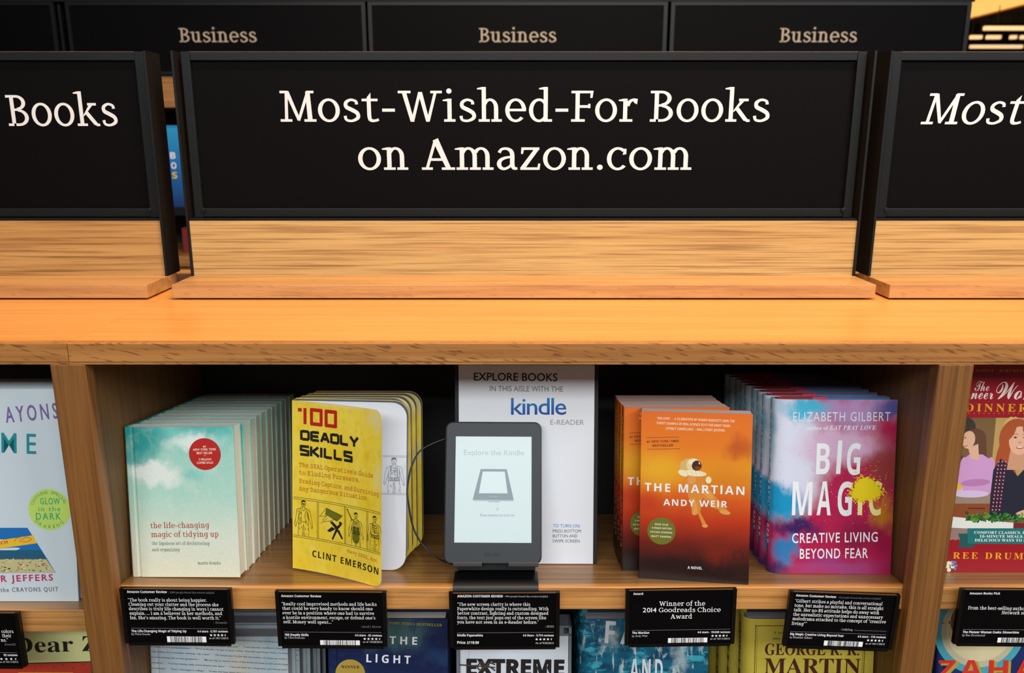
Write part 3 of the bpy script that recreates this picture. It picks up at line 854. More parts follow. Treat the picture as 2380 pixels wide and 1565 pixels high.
# ------------------------------------------------------------------ the room
SHOP_FLOOR = wood('floor_boards', 'x', (110, 84, 60), (90, 66, 46), (70, 50, 34), 0.4, 11.0, 0.4, 0, 0.4)
DARK_CEIL = speckle('brown_ceiling', (34, 18, 10), (58, 32, 14), 3.0, 0.7)
FAR_WALL = speckle('brown_wall', (110, 72, 30), (140, 96, 44), 1.5, 0.8)
m = MB(); m.box(-12, 14, -4, 22, -0.1, 0, SHOP_FLOOR); structure(m.build('floor'))
m = MB(); m.box(-12, 14, -4, 22, CZ + 1.80, CZ + 1.90, DARK_CEIL); structure(m.build('ceiling'))
m = MB(); m.box(-12, 14, 22, 22.2, 0, CZ + 1.80, FAR_WALL); structure(m.build('wall_back'))

# ceiling lights and a lit ceiling coffer far behind on the right
LAMP = mat('lamp_diffuser', (255, 206, 150), 0.5, emit=1.15)
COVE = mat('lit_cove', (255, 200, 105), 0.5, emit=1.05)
def linear_light(x0, x1, y, z, label):
    t = thing('linear_light', label, 'light', Matrix.Translation(((x0 + x1) / 2, y, z)), 'linear lights hung from the far ceiling')
    h = (x1 - x0) / 2
    m = MB(); m.box(-h, h, -0.035, 0.035, 0.0, 0.05, LAMP); m.build('diffuser', t)
    m = MB(); m.box(-h, h, -0.03, 0.03, 0.05, 0.075, BLACK_METAL); m.build('housing', t)
    for s in (-0.8, 0.8):
        m = MB(); m.tube([(s * h, 0, 0.075), (s * h, 0, CZ + 1.80 - z)], 0.006, BLACK_METAL, 8); m.build('hanging_rod', t)
for x0, x1, y, dz, lab in ((6.62, 8.4, 12.3, 1.425, 'longest glowing linear ceiling light, topmost one right of the black case'),
                           (7.02, 7.18, 13.4, 1.425, 'short glowing ceiling light nearest the edge of the black case'),
                           (7.27, 7.47, 13.4, 1.425, 'second short glowing ceiling light from the black case, middle row'),
                           (7.63, 7.71, 13.4, 1.425, 'tiny dot of glowing ceiling light in the middle row'),
                           (7.79, 8.5, 13.4, 1.425, 'glowing ceiling light cut by the right picture edge, middle row'),
                           (7.77, 8.64, 14.8, 1.425, 'lowest glowing linear ceiling light just above the right header sign')):
    linear_light(x0, x1, y, CZ + dz, lab)
t = thing('lit_coffer', 'broad warm lit ceiling coffer in the top right corner', 'light', Matrix.Translation((6.0, 13.0, CZ + 1.80)))
m = MB(); m.box(-1.2, 1.05, -5, 3, -0.05, 0, COVE); m.build('diffuser', t)  # coffer surface, no lamp: emission stands in for the light falling on it
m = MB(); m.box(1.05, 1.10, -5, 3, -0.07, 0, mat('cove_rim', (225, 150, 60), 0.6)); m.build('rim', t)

# ------------------------------------------------------------------ the tall case behind, with its category signs
t = thing('bookcase', 'tall dark case behind the counter carrying the category signs', 'bookcase', Matrix.Translation((0, 2.78, 0)))
TALL = wood('oak_tall_case', 'x', (176, 122, 66), (150, 98, 48), (120, 74, 34), 1.6, 15.0, 0.5, 0, 0.6)
for x0, x1 in ((-1.424, -0.471), (-0.470, 0.487), (0.488, 1.440)):
    m = MB(); m.box(x0, x1, 0.0, 0.02, CZ + 0.105, CZ + 0.182, TALL); m.build('header_board', t)
    m = MB(); m.box(x0, x1, -0.04, 0.3, CZ + 0.085, CZ + 0.105, TALL); m.build('shelf', t)
    m = MB(); m.box(x0, x1, 0.0, 0.32, CZ - 0.262, CZ - 0.2385, BLACK_METAL); m.build('shelf', t)
    m = MB(); m.box(x0, x1, -0.02, 0.32, CZ - 0.43, CZ - 0.395, TALL); m.build('shelf', t)
for x in (-2.385, -1.428, -0.4705, 0.4875, 1.444):
    m = MB(); m.box(x - 0.004, x + 0.004, 0.0, 0.34, 0, CZ + 0.40, BLACK_SIDE); m.build('upright', t)
m = MB(); m.box(-2.38, 1.44, 0.34, 0.36, 0, CZ + 0.40, BACK_DARK); m.build('back_panel', t)
m = MB(); m.box(-2.38, 1.44, 0.0, 0.34, 0, CZ - 0.43, TALL); m.build('base', t)
m = MB(); m.box(-2.39, 1.448, -0.016, 0.36, CZ + 0.405, CZ + 0.428, BLACK_SIDE); m.build('top_board', t)
INK['category'] = (190, 168, 146)  # white lettering toned darker and warmer to stand in for weaker light back there
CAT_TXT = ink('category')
def category_sign(xc, label, word=True):
    t = thing('category_sign', label, 'sign', Matrix.Translation((xc, 2.765, CZ + 0.186)), 'category signs on the tall case')
    w = 0.4700
    m = MB()
    m.box(-w, w, 0, 0.012, 0.0, 0.010, BLACK_METAL); m.box(-w, w, 0, 0.012, 0.208, 0.218, BLACK_METAL)
    m.box(-w, -w + 0.012, 0, 0.012, 0.010, 0.208, BLACK_METAL); m.box(w - 0.012, w, 0, 0.012, 0.010, 0.208, BLACK_METAL)
    m.build('frame', t)
    m = MB(); m.box(-w + 0.004, w - 0.004, 0.005, 0.0125, 0.004, 0.214, SIGN_FACE)
    mp = lambda u, v, l: (u, 0.005 - l, v)
    if word:
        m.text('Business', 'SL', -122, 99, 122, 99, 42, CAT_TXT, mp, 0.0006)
    m.build('sign_panel', t)
category_sign(-1.9065, 'blank dark edge of a black sign at the far top left', False)
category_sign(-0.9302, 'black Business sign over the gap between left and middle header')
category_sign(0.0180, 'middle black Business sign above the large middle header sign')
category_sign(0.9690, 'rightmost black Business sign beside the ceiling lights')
# what shows through the slit between the left and middle header signs
BOSS = paint('blue_cover', (25, 120, 190), [('lin', 1, [(0, (20, 50, 110)), (0.5, (25, 110, 185)), (1, (40, 160, 220))], 3, 0.1)])
t = thing('book', 'blurred blue book seen through the slit beside the middle sign', 'book', Matrix.Translation((-1.064, 2.83, CZ - 0.2379)))
m = MB(); m.add([(-.09, 0, 0), (.09, 0, 0), (.09, 0, .268), (-.09, 0, .268)], [(0, 1, 2, 3)], BOSS, [(0, 0), (1, 0), (1, 1), (0, 1)])
m.box(-.09, .09, 0.0002, .002, 0, .268, BOSS); m.box(-.09, .09, .026, .028, 0, .268, BOSS); m.box(-.09, -.088, .002, .026, 0, .268, BOSS)
mp = lambda u, v, l: (u, -l, v)
for ch, v, c in (('B', 160, 'white'), ('O', 127, 'white'), ('S', 95, 'yellow')):
    m.text(ch, 'NB', -77, v, -60, v, 21, ink(c), mp, 0.0004)
m.build('cover', t)
m = MB(); m.box(-.0878, .088, .002, .026, .002, .265, WHITE_PAGES); m.build('page_block', t)
t = thing('book', 'blurred dark red book low in the slit beside the middle sign', 'book', Matrix.Translation((-1.03, 2.84, CZ - 0.3944)))
m = MB(); m.box(-.1, .1, 0, .002, 0, .085, mat('dark_red_cover', (120, 22, 26), 0.5)); m.box(-.1, .1, .02, .022, 0, .085, mat('dark_red_cover', (120, 22, 26))); m.box(-.1, -.098, .002, .02, 0, .085, mat('dark_red_cover', (120, 22, 26))); m.build('cover', t)
m = MB(); m.box(-.098, .099, .002, .02, .001, .083, WHITE_PAGES); m.build('page_block', t)

# ------------------------------------------------------------------ the display case: uprights, tilted shelves, back
FY = 0.8546                                   # plane of the front of the case
SY = 0.874                                    # front edge of the shelves
Z1, Z0, Z2 = CZ - 0.5158, CZ - 0.5455, CZ - 0.8208
UZ = CZ - 0.2396                              # underside of the counter
case = thing('bookcase', 'oak display case under the counter, books facing out on tilted shelves', 'bookcase')
for xc in (-1.427, -0.4763, 0.4763, 1.427):
    m = MB(); m.box(xc - 0.0118, xc + 0.0118, SY + 0.0006, 1.235, 0, UZ, OAK_INNER); m.build('upright', case)
    m = MB(); m.box(xc - 0.0187, xc + 0.0187, FY, SY - 0.0006, 0, UZ, OAK_POST); m.build('face_strip', case, 0.0008)
def shelf_board(x0, x1, z):
    m = MB()
    pr = []
    for L, n in ((0, 0), (0.284, 0), (0.284, -0.027), (0, -0.027)):
        pr.append((SY + L * math.cos(TILT) + n * math.sin(TILT), z - L * math.sin(TILT) + n * math.cos(TILT)))
    m.prism(pr, x0, x1, OAK_SHELF, 'yz')
    return m.build('shelf', case, 0.0012)
for x0, x1, zz in ((-1.4145, -0.4885, (Z0, Z2)), (-0.4640, 0.4640, (Z1, Z2)), (0.4885, 1.4145, (Z1, Z2))):
    for z in zz:
        shelf_board(x0, x1, z)
        top = (UZ - z + 0.286 * math.sin(TILT)) / math.cos(TILT) - 0.003 if z > CZ - 0.7 else 0.295
        m = MB()
        m.prism([(SY + L * math.cos(TILT) + n * math.sin(TILT), z - L * math.sin(TILT) + n * math.cos(TILT)) for L, n in ((0.2865, -0.027), (0.295, -0.027), (0.295, top), (0.2865, top))], x0, x1, BACK_DARK, 'yz')
        m.build('back_panel', case)
    m = MB(); m.box(x0, x1, FY + 0.01, 1.158, 0.0, 0.10, OAK_POST); m.build('plinth', case)

# counter slabs
def counter(x0, x1, label):
    t = thing('countertop', label, 'countertop', Matrix.Translation(((x0 + x1) / 2, 0.85, UZ)))
    h = (x1 - x0) / 2
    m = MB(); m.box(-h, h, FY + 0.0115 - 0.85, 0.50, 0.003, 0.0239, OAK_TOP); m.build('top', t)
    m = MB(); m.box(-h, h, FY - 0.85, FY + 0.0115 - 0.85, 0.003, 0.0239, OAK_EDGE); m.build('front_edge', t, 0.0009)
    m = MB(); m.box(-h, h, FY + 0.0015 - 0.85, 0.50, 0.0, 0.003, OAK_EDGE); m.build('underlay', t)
counter(-1.43, -0.4745, 'short oak counter piece at the left, ending at the joint')
counter(-0.4741, 1.43, 'long oak counter slab running under the middle and right signs')

# ------------------------------------------------------------------ header signs standing on the counter
def header_sign(xc, label, texts, panel_wood):
    B = CZ - 0.2133
    t = thing('header_sign', label, 'sign', Matrix.Translation((xc, 1.165, CZ - 0.2157)), 'header signs on the counter')
    o = B - (CZ - 0.2157)                      # 2.4 mm gap above the counter
    zz = lambda z: z + 0.2157                  # height relative to the eye -> height above the counter
    w = 0.4712
    m = MB(); m.box(-w, w, 1.092 - 1.165, 0.03, o, zz(-0.1951), OAK_LEDGE); m.build('ledge', t, 0.0008)
    m = MB(); m.box(-w + 0.012, w - 0.012, 1.10 - 1.165, 0.03, 0, o, BLACK_SIDE); m.build('spacer', t)
    m = MB(); m.box(-w + 0.0035, w - 0.0035, 0.0, 0.018, zz(-0.1951), zz(-0.1172), panel_wood); m.build('back_board', t)
    for s in (-1, 1):
        x = s * (w - 0.0016)
        m = MB(); m.box(x - 0.0016, x + 0.0016, -0.002, 0.043, zz(-0.1951), zz(0.1090), BLACK_SIDE); m.build('side_plate', t)
        m = MB(); m.box(x - 0.0016, x + 0.0016, -0.0028, -0.002, zz(-0.1951), zz(0.1090), BLACK_METAL); m.build('plate_edge', t)
    m = MB()
    a = w - 0.0042
    m.box(-a, a, 0.001, 0.02, zz(-0.1172), zz(-0.1140), BLACK_METAL)
    m.build('rail', t)
    m = MB()
    a = w - 0.0085
    m.box(-a + 0.012, a - 0.012, 0.010, 0.020, zz(-0.1125), zz(-0.1010), BLACK_METAL)
    m.box(-a + 0.012, a - 0.012, 0.010, 0.020, zz(0.0975), zz(0.1088), BLACK_METAL)
    m.box(-a, -a + 0.012, 0.009, 0.020, zz(-0.1135), zz(0.1090), BLACK_METAL)
    m.box(a - 0.012, a, 0.009, 0.020, zz(-0.1135), zz(0.1090), BLACK_METAL)
    m.build('frame', t, 0.0007)
    m = MB(); m.box(-a + 0.004, a - 0.004, 0.0145, 0.0200, zz(-0.1100), zz(0.1060), SIGN_FACE)
    mp = lambda u, v, l: (u - xc, 0.0145 - l, zz(v))
    for (txt, x0, x1, z, h, shear) in texts:
        m.text(txt, 'SL', x0 * 1000, z * 1000, x1 * 1000, z * 1000, h, ink('letter'), mp, 0.0004, 1.0, 0.0, shear)
    m.build('sign_panel', t)
    m = MB(); m.box(-a + 0.003, a - 0.003, 0.0202, 0.030, zz(-0.1140), zz(0.1099), OAK_LEDGE); m.build('backing', t)
    for s in (-1, 1):
        m = MB(); m.prism(disc(s * (a - 0.0125), zz(-0.1030), 0.0034, 16), 0.0075, 0.0105, BLACK_METAL, 'xz'); m.build('screw', t, 0.0008)
INK['letter'] = (206, 207, 210)
header_sign(0.0158, 'large middle black header sign with two lines of white lettering', [('Most-Wished-For Books', -0.3187, 0.3543, 0.0174, 41, 0), ('on Amazon.com', -0.2143, 0.2504, -0.0477, 41, 0)], OAK_PANEL)
header_sign(-0.9600, 'left black header sign ending in the single word Books', [('Books', -0.6939, -0.5433, 0.0117, 41, 0)], OAK_PANEL_DARK)
header_sign(0.9767, 'right black header sign starting with the slanted word Most', [('Most', 0.5632, 0.7013, 0.0140, 41, 0.20)], OAK_PANEL)

# ------------------------------------------------------------------ books
def shell(mb, path, e, h, m, w, z0=0.0):
    """bent sheet: path in plan from the front fore-edge round the spine to the back fore-edge"""
    n = len(path)
    inn, us, acc = [], [], 1.0
    for i, p in enumerate(path):
        a, b = path[max(i - 1, 0)], path[min(i + 1, n - 1)]
        dx, dy = b[0] - a[0], b[1] - a[1]
        d = math.hypot(dx, dy)
        inn.append((p[0] + dy / d * e, p[1] - dx / d * e))
        if i:
            acc -= math.hypot(p[0] - path[i - 1][0], p[1] - path[i - 1][1]) / w
        us.append(acc)
    v, uv = [], []
    for z, vv in ((z0, 0.0), (h, 1.0)):
        for P in (path, inn):
            v += [(p[0], p[1], z) for p in P]
            uv += [(u, vv) for u in us]
    f = []
    for i in range(n - 1):
        f += [(i + 1, i, 2 * n + i, 2 * n + i + 1), (n + i, n + i + 1, 3 * n + i + 1, 3 * n + i),
              (2 * n + i, 3 * n + i, 3 * n + i + 1, 2 * n + i + 1), (i, i + 1, n + i + 1, n + i)]
    f += [(0, n, 3 * n, 2 * n), (n - 1, 3 * n - 1, 4 * n - 1, 2 * n - 1)]
    mb.add(v, f, m, uv)
def path_flat(w, T):
    return [(w / 2, 0), (-w / 2 + .0006, 0), (-w / 2, .0006), (-w / 2, T - .0006), (-w / 2 + .0006, T), (w / 2, T)]
def path_round(w, T, r=0.015, bulge=0.003):
    p = [(w / 2, 0), (0, 0), (-w / 2 + r, 0)]
    for k in range(1, 10):
        a = math.pi * k / 10
        p.append((-w / 2 + r - (r + bulge) * math.sin(a), T / 2 - T / 2 * math.cos(a)))
    return p + [(-w / 2 + r, T), (0, T), (w / 2, T)]
def path_case(w, T):
    """hardback case with a pressed joint beside a gently rounded spine"""
    g = -w / 2 + 0.010
    return [(w / 2, 0), (0, 0), (g + .0022, 0), (g + .0008, .0010), (g - .0008, .0010), (g - .0024, 0), (-w / 2 + .002, 0), (-w / 2, .002), (-w / 2 - .0012, T / 2),
            (-w / 2, T - .002), (-w / 2 + .002, T), (g - .0024, T), (g - .0008, T - .0010), (g + .0008, T - .0010), (g + .0022, T), (0, T), (w / 2, T)]
def front_map(w):
    return lambda u, v, l: (u - w / 2, -l, v)
def spine_map(w, T, bulge=0.0):
    """spine lettering runs downwards: u along the height from the top, v across"""
    return lambda u, v, l: (-w / 2 - bulge - l, T / 2 + v - 0.0, u)
def round_spine(w, T, h, r, bulge, across, top):
    """map for lettering that runs down a rounded spine, first letter at the top"""
    def f(u, v, l):
        d = (v - across) / (T / 2)
        return (-w / 2 + r - (r + bulge) * math.sqrt(max(1 - d * d, 0)) - l, T / 2 - (v - across), h - top - u)
    return f
PRINT = 0.00015

# pale green hardbacks
P_TIDY = paint('watercolour_cover', (226, 232, 212), [
    ('lin', 1, [(0, (238, 234, 205)), (0.25, (228, 234, 212)), (0.55, (182, 222, 202)), (0.8, (166, 216, 198)), (1, (112, 198, 186))], 4, 0.12),
    ('blob', 0.08, 0.93, 0.42, 0.20, (22, 152, 148), 0.95, 0.7, 5, 0.22), ('blob', 0.02, 0.80, 0.30, 0.10, (45, 160, 155), 0.8, 0.8, 6, 0.2),
    ('blob', 0.75, 0.98, 0.40, 0.05, (60, 175, 170), 0.7, 0.9, 7, 0.15),
    ('blob', 0.25, 0.70, 0.34, 0.11, (236, 240, 230), 0.95, 0.6, 6, 0.22), ('blob', 0.62, 0.90, 0.30, 0.085, (232, 240, 230), 0.95, 0.7, 6, 0.2),
    ('blob', 0.62, 0.68, 0.12, 0.06, (110, 198, 190), 0.6, 0.9, 6, 0.2),
    ('noise', 60, (1, 1, 1), 0.5, 0.8, (20, 120, 110), 0.18), ('noise', 9, (1, 1, 1), 0.5, 0.75, (240, 240, 222), 0.3)], 0.5)
def tidy():
    w, h, T = 0.1333, 0.1835, 0.0226
    t = thing('hardcover_book', '', 'book', None, 'row of pale green hardcovers')
    m = MB(); shell(m, path_case(w, T), 0.0012, h, P_TIDY, w); mp = front_map(w)
    m.face2d([disc(.0974, .1507, .0193)], ink('red'), mp, PRINT)
    print_texts(m, 'tidy', mp, PRINT * 2)
    m.build('cover', t)
    m = MB(); m.box(-w / 2 + .0035, w / 2 - .0012, .0013, T - .0013, .001, h - .0005, CREAM_PAGES); m.build('page_block', t)
    return t
def run(root, front, spots, labels):
    for i, (sp, lab) in enumerate(zip(spots, labels)):
        x, L, yaw = sp[:3]
        roll = sp[3] if len(sp) > 3 else 0.0
        mt = on_shelf(front, x, L, yaw, abs(R(roll)) * 0.066, roll)
        if i == 0:
            root.matrix_world = mt
            root['label'] = lab
        else:
            dup(root, mt, lab)
S1 = (SY, Z1)
S2 = (SY, Z2)
N_ = 11
run(tidy(), S1, [(-0.3932 + (0.0006 * (i % 3) if i else 0), 0.0315 + i * 0.0230 - (0.0036 if i == 0 else 0), -2.8 if i == 0 else 0.0, -0.9 if i == 0 else 0.0) for i in range(N_)],
    ['pale green watercolour hardcover, %s of its row' % nth(i, N_) for i in range(N_)])

# yellow handbooks with rounded corners
P_YEL = paint('yellow_cover', (246, 208, 40), [('noise', 5, (1, 1, 1), 0.35, 0.7, (252, 228, 92), 0.8), ('noise', 14, (1, 1, 1), 0.5, 0.8, (210, 168, 14), 0.5),
    ('blob', 0.95, 0.97, 0.25, 0.12, (236, 222, 160), 0.7, 0.9, 9, 0.25), ('blob', 0.96, 0.62, 0.08, 0.12, (238, 222, 150), 0.6, 0.9, 12, 0.2),
    ('blob', 0.5, 1.0, 0.5, 0.03, (238, 224, 150), 0.6, 0.9, 14, 0.1), ('noise', 90, (1, 1, 1), 0.62, 0.75, (244, 226, 140), 0.5)], 0.5)
PAPER = mat('white_paper', (232, 233, 236), 0.7)
def rrect(x0, x1, z0, z1, r, left=False, n=7):
    p = []
    def c(cx, cz, a0):
        for k in range(n + 1):
            a = R(a0 + 90 * k / n)
            p.append((cx + r * math.cos(a), cz + r * math.sin(a)))
    c(x1 - r, z1 - r, 0)
    if left:
        c(x0 + r, z1 - r, 90); c(x0 + r, z0 + r, 180)
    else:
        p.extend([(x0, z1), (x0, z0)])
    c(x1 - r, z0 + r, 270)
    return p
DW, DH, DT, DR = 0.1393, 0.2098, 0.0168, 0.018
def seg_letters(txt, x, z, h, wd, gap, th):
    """stencil capitals out of straight strokes; returns polygons in millimetres"""
    G = {'D': [[(0, 0), (0, 1)], [(.18, 1), (.85, 1), (1, .88), (1, .12), (.85, 0), (.18, 0)]], 'E': [[(0, 0), (0, 1)], [(.2, 1), (.95, 1)], [(.2, .5), (.85, .5)], [(.2, 0), (.95, 0)]],
         'A': [[(0, 0), (.42, 1)], [(.56, 1), (1, 0)], [(.3, .3), (.72, .3)]], 'L': [[(0, 0), (0, 1)], [(.2, 0), (.9, 0)]],
         'Y': [[(0, 1), (.5, .42), (.5, 0)], [(.62, .55), (1, 1)]], 'S': [[(1, 1), (.55, 1)], [(.38, 1), (0, 1), (0, .55), (.45, .52)], [(.58, .5), (1, .45), (1, 0), (.6, 0)], [(.42, 0), (0, 0)]],
         'K': [[(0, 0), (0, 1)], [(.9, 1), (.22, .5), (1, 0)]], 'I': [[(0, 0), (0, 1)]],
         '1': [[(0.4, 0), (0.4, 1)], [(-.25, .92), (-.05, .92)]], '0': [[(.45, 1), (0, 1), (0, 0), (.45, 0)], [(.6, 0), (1.05, 0), (1.05, 1), (.6, 1)]]}
    out = []
    for ch in txt:
        k = 0.10 if ch == 'I' else (0.5 if ch == '1' else 1)
        for st in G[ch]:
            out += line2([(x + a * wd, z + th / 2 + b * (h - th)) for a, b in st], th)
        x += wd * (k if ch in 'I1' else 1) + gap
    return out
def soldier(cx, z, s, kind=0, seed=1):
    """loose pen sketch of a standing man, millimetres; s = height. Returns thin lines and dark patches"""
    rnd = random.Random(seed)
    L, P = [], []
    def c(*p):
        for k in range(2):
            L.append(curve2([(cx + (a + rnd.uniform(-.007, .007)) * s, z + (b + rnd.uniform(-.007, .007)) * s) for a, b in p], 4))
    def patch(*p):
        P.append([(cx + a * s, z + b * s) for a, b in p])
    def hatch(x0, x1, y0, y1, n):
        for k in range(n):
            x, y = rnd.uniform(x0, x1), rnd.uniform(y0, y1)
            L.append([(cx + x * s, z + y * s), (cx + (x + rnd.uniform(-.02, .03)) * s, z + (y - rnd.uniform(.02, .07)) * s)])
    # head, hair, face
    c((-.062, .90), (-.068, .96), (-.03, 1.0), (.03, 1.0), (.066, .95), (.058, .88), (.025, .825), (-.02, .825), (-.05, .86), (-.062, .90))
    patch((-.066, .92), (-.07, .97), (-.03, 1.01), (.03, 1.012), (.07, .97), (.05, .955), (0, .965), (-.045, .945))
    c((-.035, .915), (-.01, .918)); c((.015, .918), (.04, .915)); c((.0, .91), (.006, .875), (-.006, .87)); c((-.02, .855), (.02, .855))
    if kind == 0:
        patch((-.05, .92), (.048, .92), (.042, .89), (.012, .89), (0, .908), (-.012, .89), (-.044, .89))
    # shoulders, arms hanging slightly away, hands
    c((-.035, .83), (-.05, .79), (-.13, .765), (-.20, .73), (-.225, .62), (-.255, .50), (-.275, .36), (-.285, .30))
    c((.035, .83), (.05, .79), (.13, .765), (.20, .73), (.23, .62), (.262, .50), (.285, .36), (.295, .29))
    c((-.145, .64), (-.165, .52), (-.20, .40), (-.235, .30)); c((.145, .64), (.17, .52), (.215, .40), (.25, .29))
    c((-.285, .30), (-.275, .25), (-.25, .24), (-.235, .30)); c((.295, .29), (.285, .24), (.262, .235), (.25, .29))
    # collar, jacket or vest
    c((-.05, .79), (-.02, .73), (.0, .70)); c((.05, .79), (.025, .73), (.0, .70))
    c((-.14, .72), (-.15, .55), (-.16, .34)); c((.14, .72), (.15, .55), (.16, .34))
    if kind == 0:
        c((-.10, .77), (-.06, .60), (-.075, .36)); c((.10, .77), (.05, .60), (.07, .36)); c((-.16, .34), (-.07, .33)); c((.16, .34), (.07, .33))
        c((-.05, .40), (.05, .40)); hatch(-.16, -.08, .4, .72, 16); hatch(.07, .16, .4, .72, 16)
    else:
        c((-.09, .77), (-.10, .45)); c((.09, .77), (.10, .45)); c((-.15, .46), (0, .44), (.15, .46)); c((-.15, .37), (0, .34), (.15, .37))
        for q in (-.12, -.05, .02, .08):
            c((q, .44), (q, .37), (q + .05, .365), (q + .05, .44), (q, .44)); hatch(q, q + .05, .40, .44, 3)
        for q in range(4):
            c((-.085, .72 - q * .06), (.085, .71 - q * .06))
        hatch(-.09, .09, .5, .74, 22); patch((-.10, .76), (-.075, .77), (-.08, .62), (-.10, .62))
    # trousers
    c((-.15, .35), (-.17, .17), (-.165, .0)); c((-.012, .29), (-.022, .0)); c((.018, .29), (.03, .0)); c((.15, .35), (.175, .17), (.17, .0)); c((0, .33), (.003, .27))
    hatch(-.15, -.03, .05, .3, 7); hatch(.04, .16, .05, .3, 7)
    return L, P
def art_handbook(m, mp, dark):
    for st in (seg_letters('100', 12.3, 181, 21.5, 13.2, 7.9, 4.4),):
        m.face2d([mm(p) for p in st], ink('red'), mp, PRINT)
    m.face2d([mm(p) for p in seg_letters('DEADLY', 12.3, 161.5, 13.2, 10.3, 4.1, 3.5)], ink('ink'), mp, PRINT)
    m.face2d([mm(p) for p in seg_letters('SKILLS', 11.6, 142.5, 13.6, 10.4, 4.2, 3.5)], ink('ink'), mp, PRINT)
    print_texts(m, 'deadly', mp, PRINT)
    w = 0.5
    for z in (90.2, 88.0, 42.3, 40.2):
        m.face2d([mm(p) for k in range(12) for p in line2([(130.5 * k / 12, z), (130.5 * (k + 1) / 12, z)], w)], ink('ink'), mp, PRINT)
    for x in (35, 36.6, 75.2, 76.8, 109.4, 111):
        m.face2d([mm(p) for p in line2([(x, 88), (x, 42.3)], w)], ink('ink'), mp, PRINT)
    for cx, z, s, kind in ((15, 43, 44, 0), (92.5, 43, 40, 1), (121.5, 43.2, 41, 1)):
        L, P = soldier(cx, z, s, kind, int(cx))
        for l in L:
            m.face2d([mm(p) for p in line2(l, 0.34)], ink('ink'), mp, PRINT)
        m.face2d([mm(p) for p in P], ink('ink'), mp, PRINT * 1.2)
    # kite-like glider and a figure in a winged suit
    for l in ([(38, 70), (48, 82), (72, 76), (64, 68), (50, 73), (38, 70)], [(42, 66), (52, 76)], [(44, 64), (62, 70)], [(40, 62), (50, 70)]):
        m.face2d([mm(p) for p in line2(l, 0.5)], ink('ink'), mp, PRINT)
    m.face2d([mm([(48, 82), (72, 76), (64, 68), (46, 74)])], ink('olive'), mp, PRINT * 0.8)
    m.face2d([mm(p) for p in ([(53, 66), (57, 67), (67, 60), (63, 57)], [(63, 57), (67, 60), (72, 66), (70, 67), (64, 62)], [(62, 58), (66, 59), (58, 44), (56, 45)], [(63, 57), (67, 58), (73, 48), (71, 47)], [(62, 58), (53, 53), (49, 54), (56, 60)])], ink('ink'), mp, PRINT)
    m.face2d([mm(ell(69, 66.5, 2.2, 1.8, 12))], ink('ink'), mp, PRINT)
    m.face2d([mm(p) for p in ([(87.5, 66), (97.5, 66), (98, 50), (95, 46), (90, 46), (87, 50)], [(86, 72), (87.5, 73.5), (80.5, 84.5), (79, 84)], ell(79.5, 85, 1.5, 1.1, 10))], ink('olive'), mp, PRINT * 0.8)
def handbook_block(t, printed):
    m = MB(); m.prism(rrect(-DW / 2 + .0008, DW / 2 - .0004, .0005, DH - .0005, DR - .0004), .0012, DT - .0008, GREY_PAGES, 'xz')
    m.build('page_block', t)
    if printed:
        m = MB(); m.prism(rrect(-DW / 2 + .0006, DW / 2 - .0002, .0003, DH - .0003, DR), .0006, .0011, PAPER, 'xz')
        mp = lambda u, v, l: (u - DW / 2, .0006 - l, v)
        z = .2
        for k in ((107.0, 139.0), ):
            for q in (143.9, 142.4, 97.2, 95.7):
                m.face2d([mm(p) for p in line2([(k[0] - 3, q), (k[1], q)], .35)], ink('grey'), mp, PRINT)
            for q in (107.4, 108.8):
                m.face2d([mm(p) for p in line2([(q, 97), (q, 142.5)], .35)], ink('grey'), mp, PRINT)
        L, P = soldier(124, 97.3, 44, 1, 8)
        for l in L:
            m.face2d([mm(p) for p in line2(l, 0.26)], ink('grey'), mp, PRINT)
        m.face2d([mm(p) for p in P], ink('grey'), mp, PRINT * 1.2)
        m.build('title_page', t)
def uv_front(w, h):
    return lambda p: ((p[0] + w / 2) / w, p[2] / h)
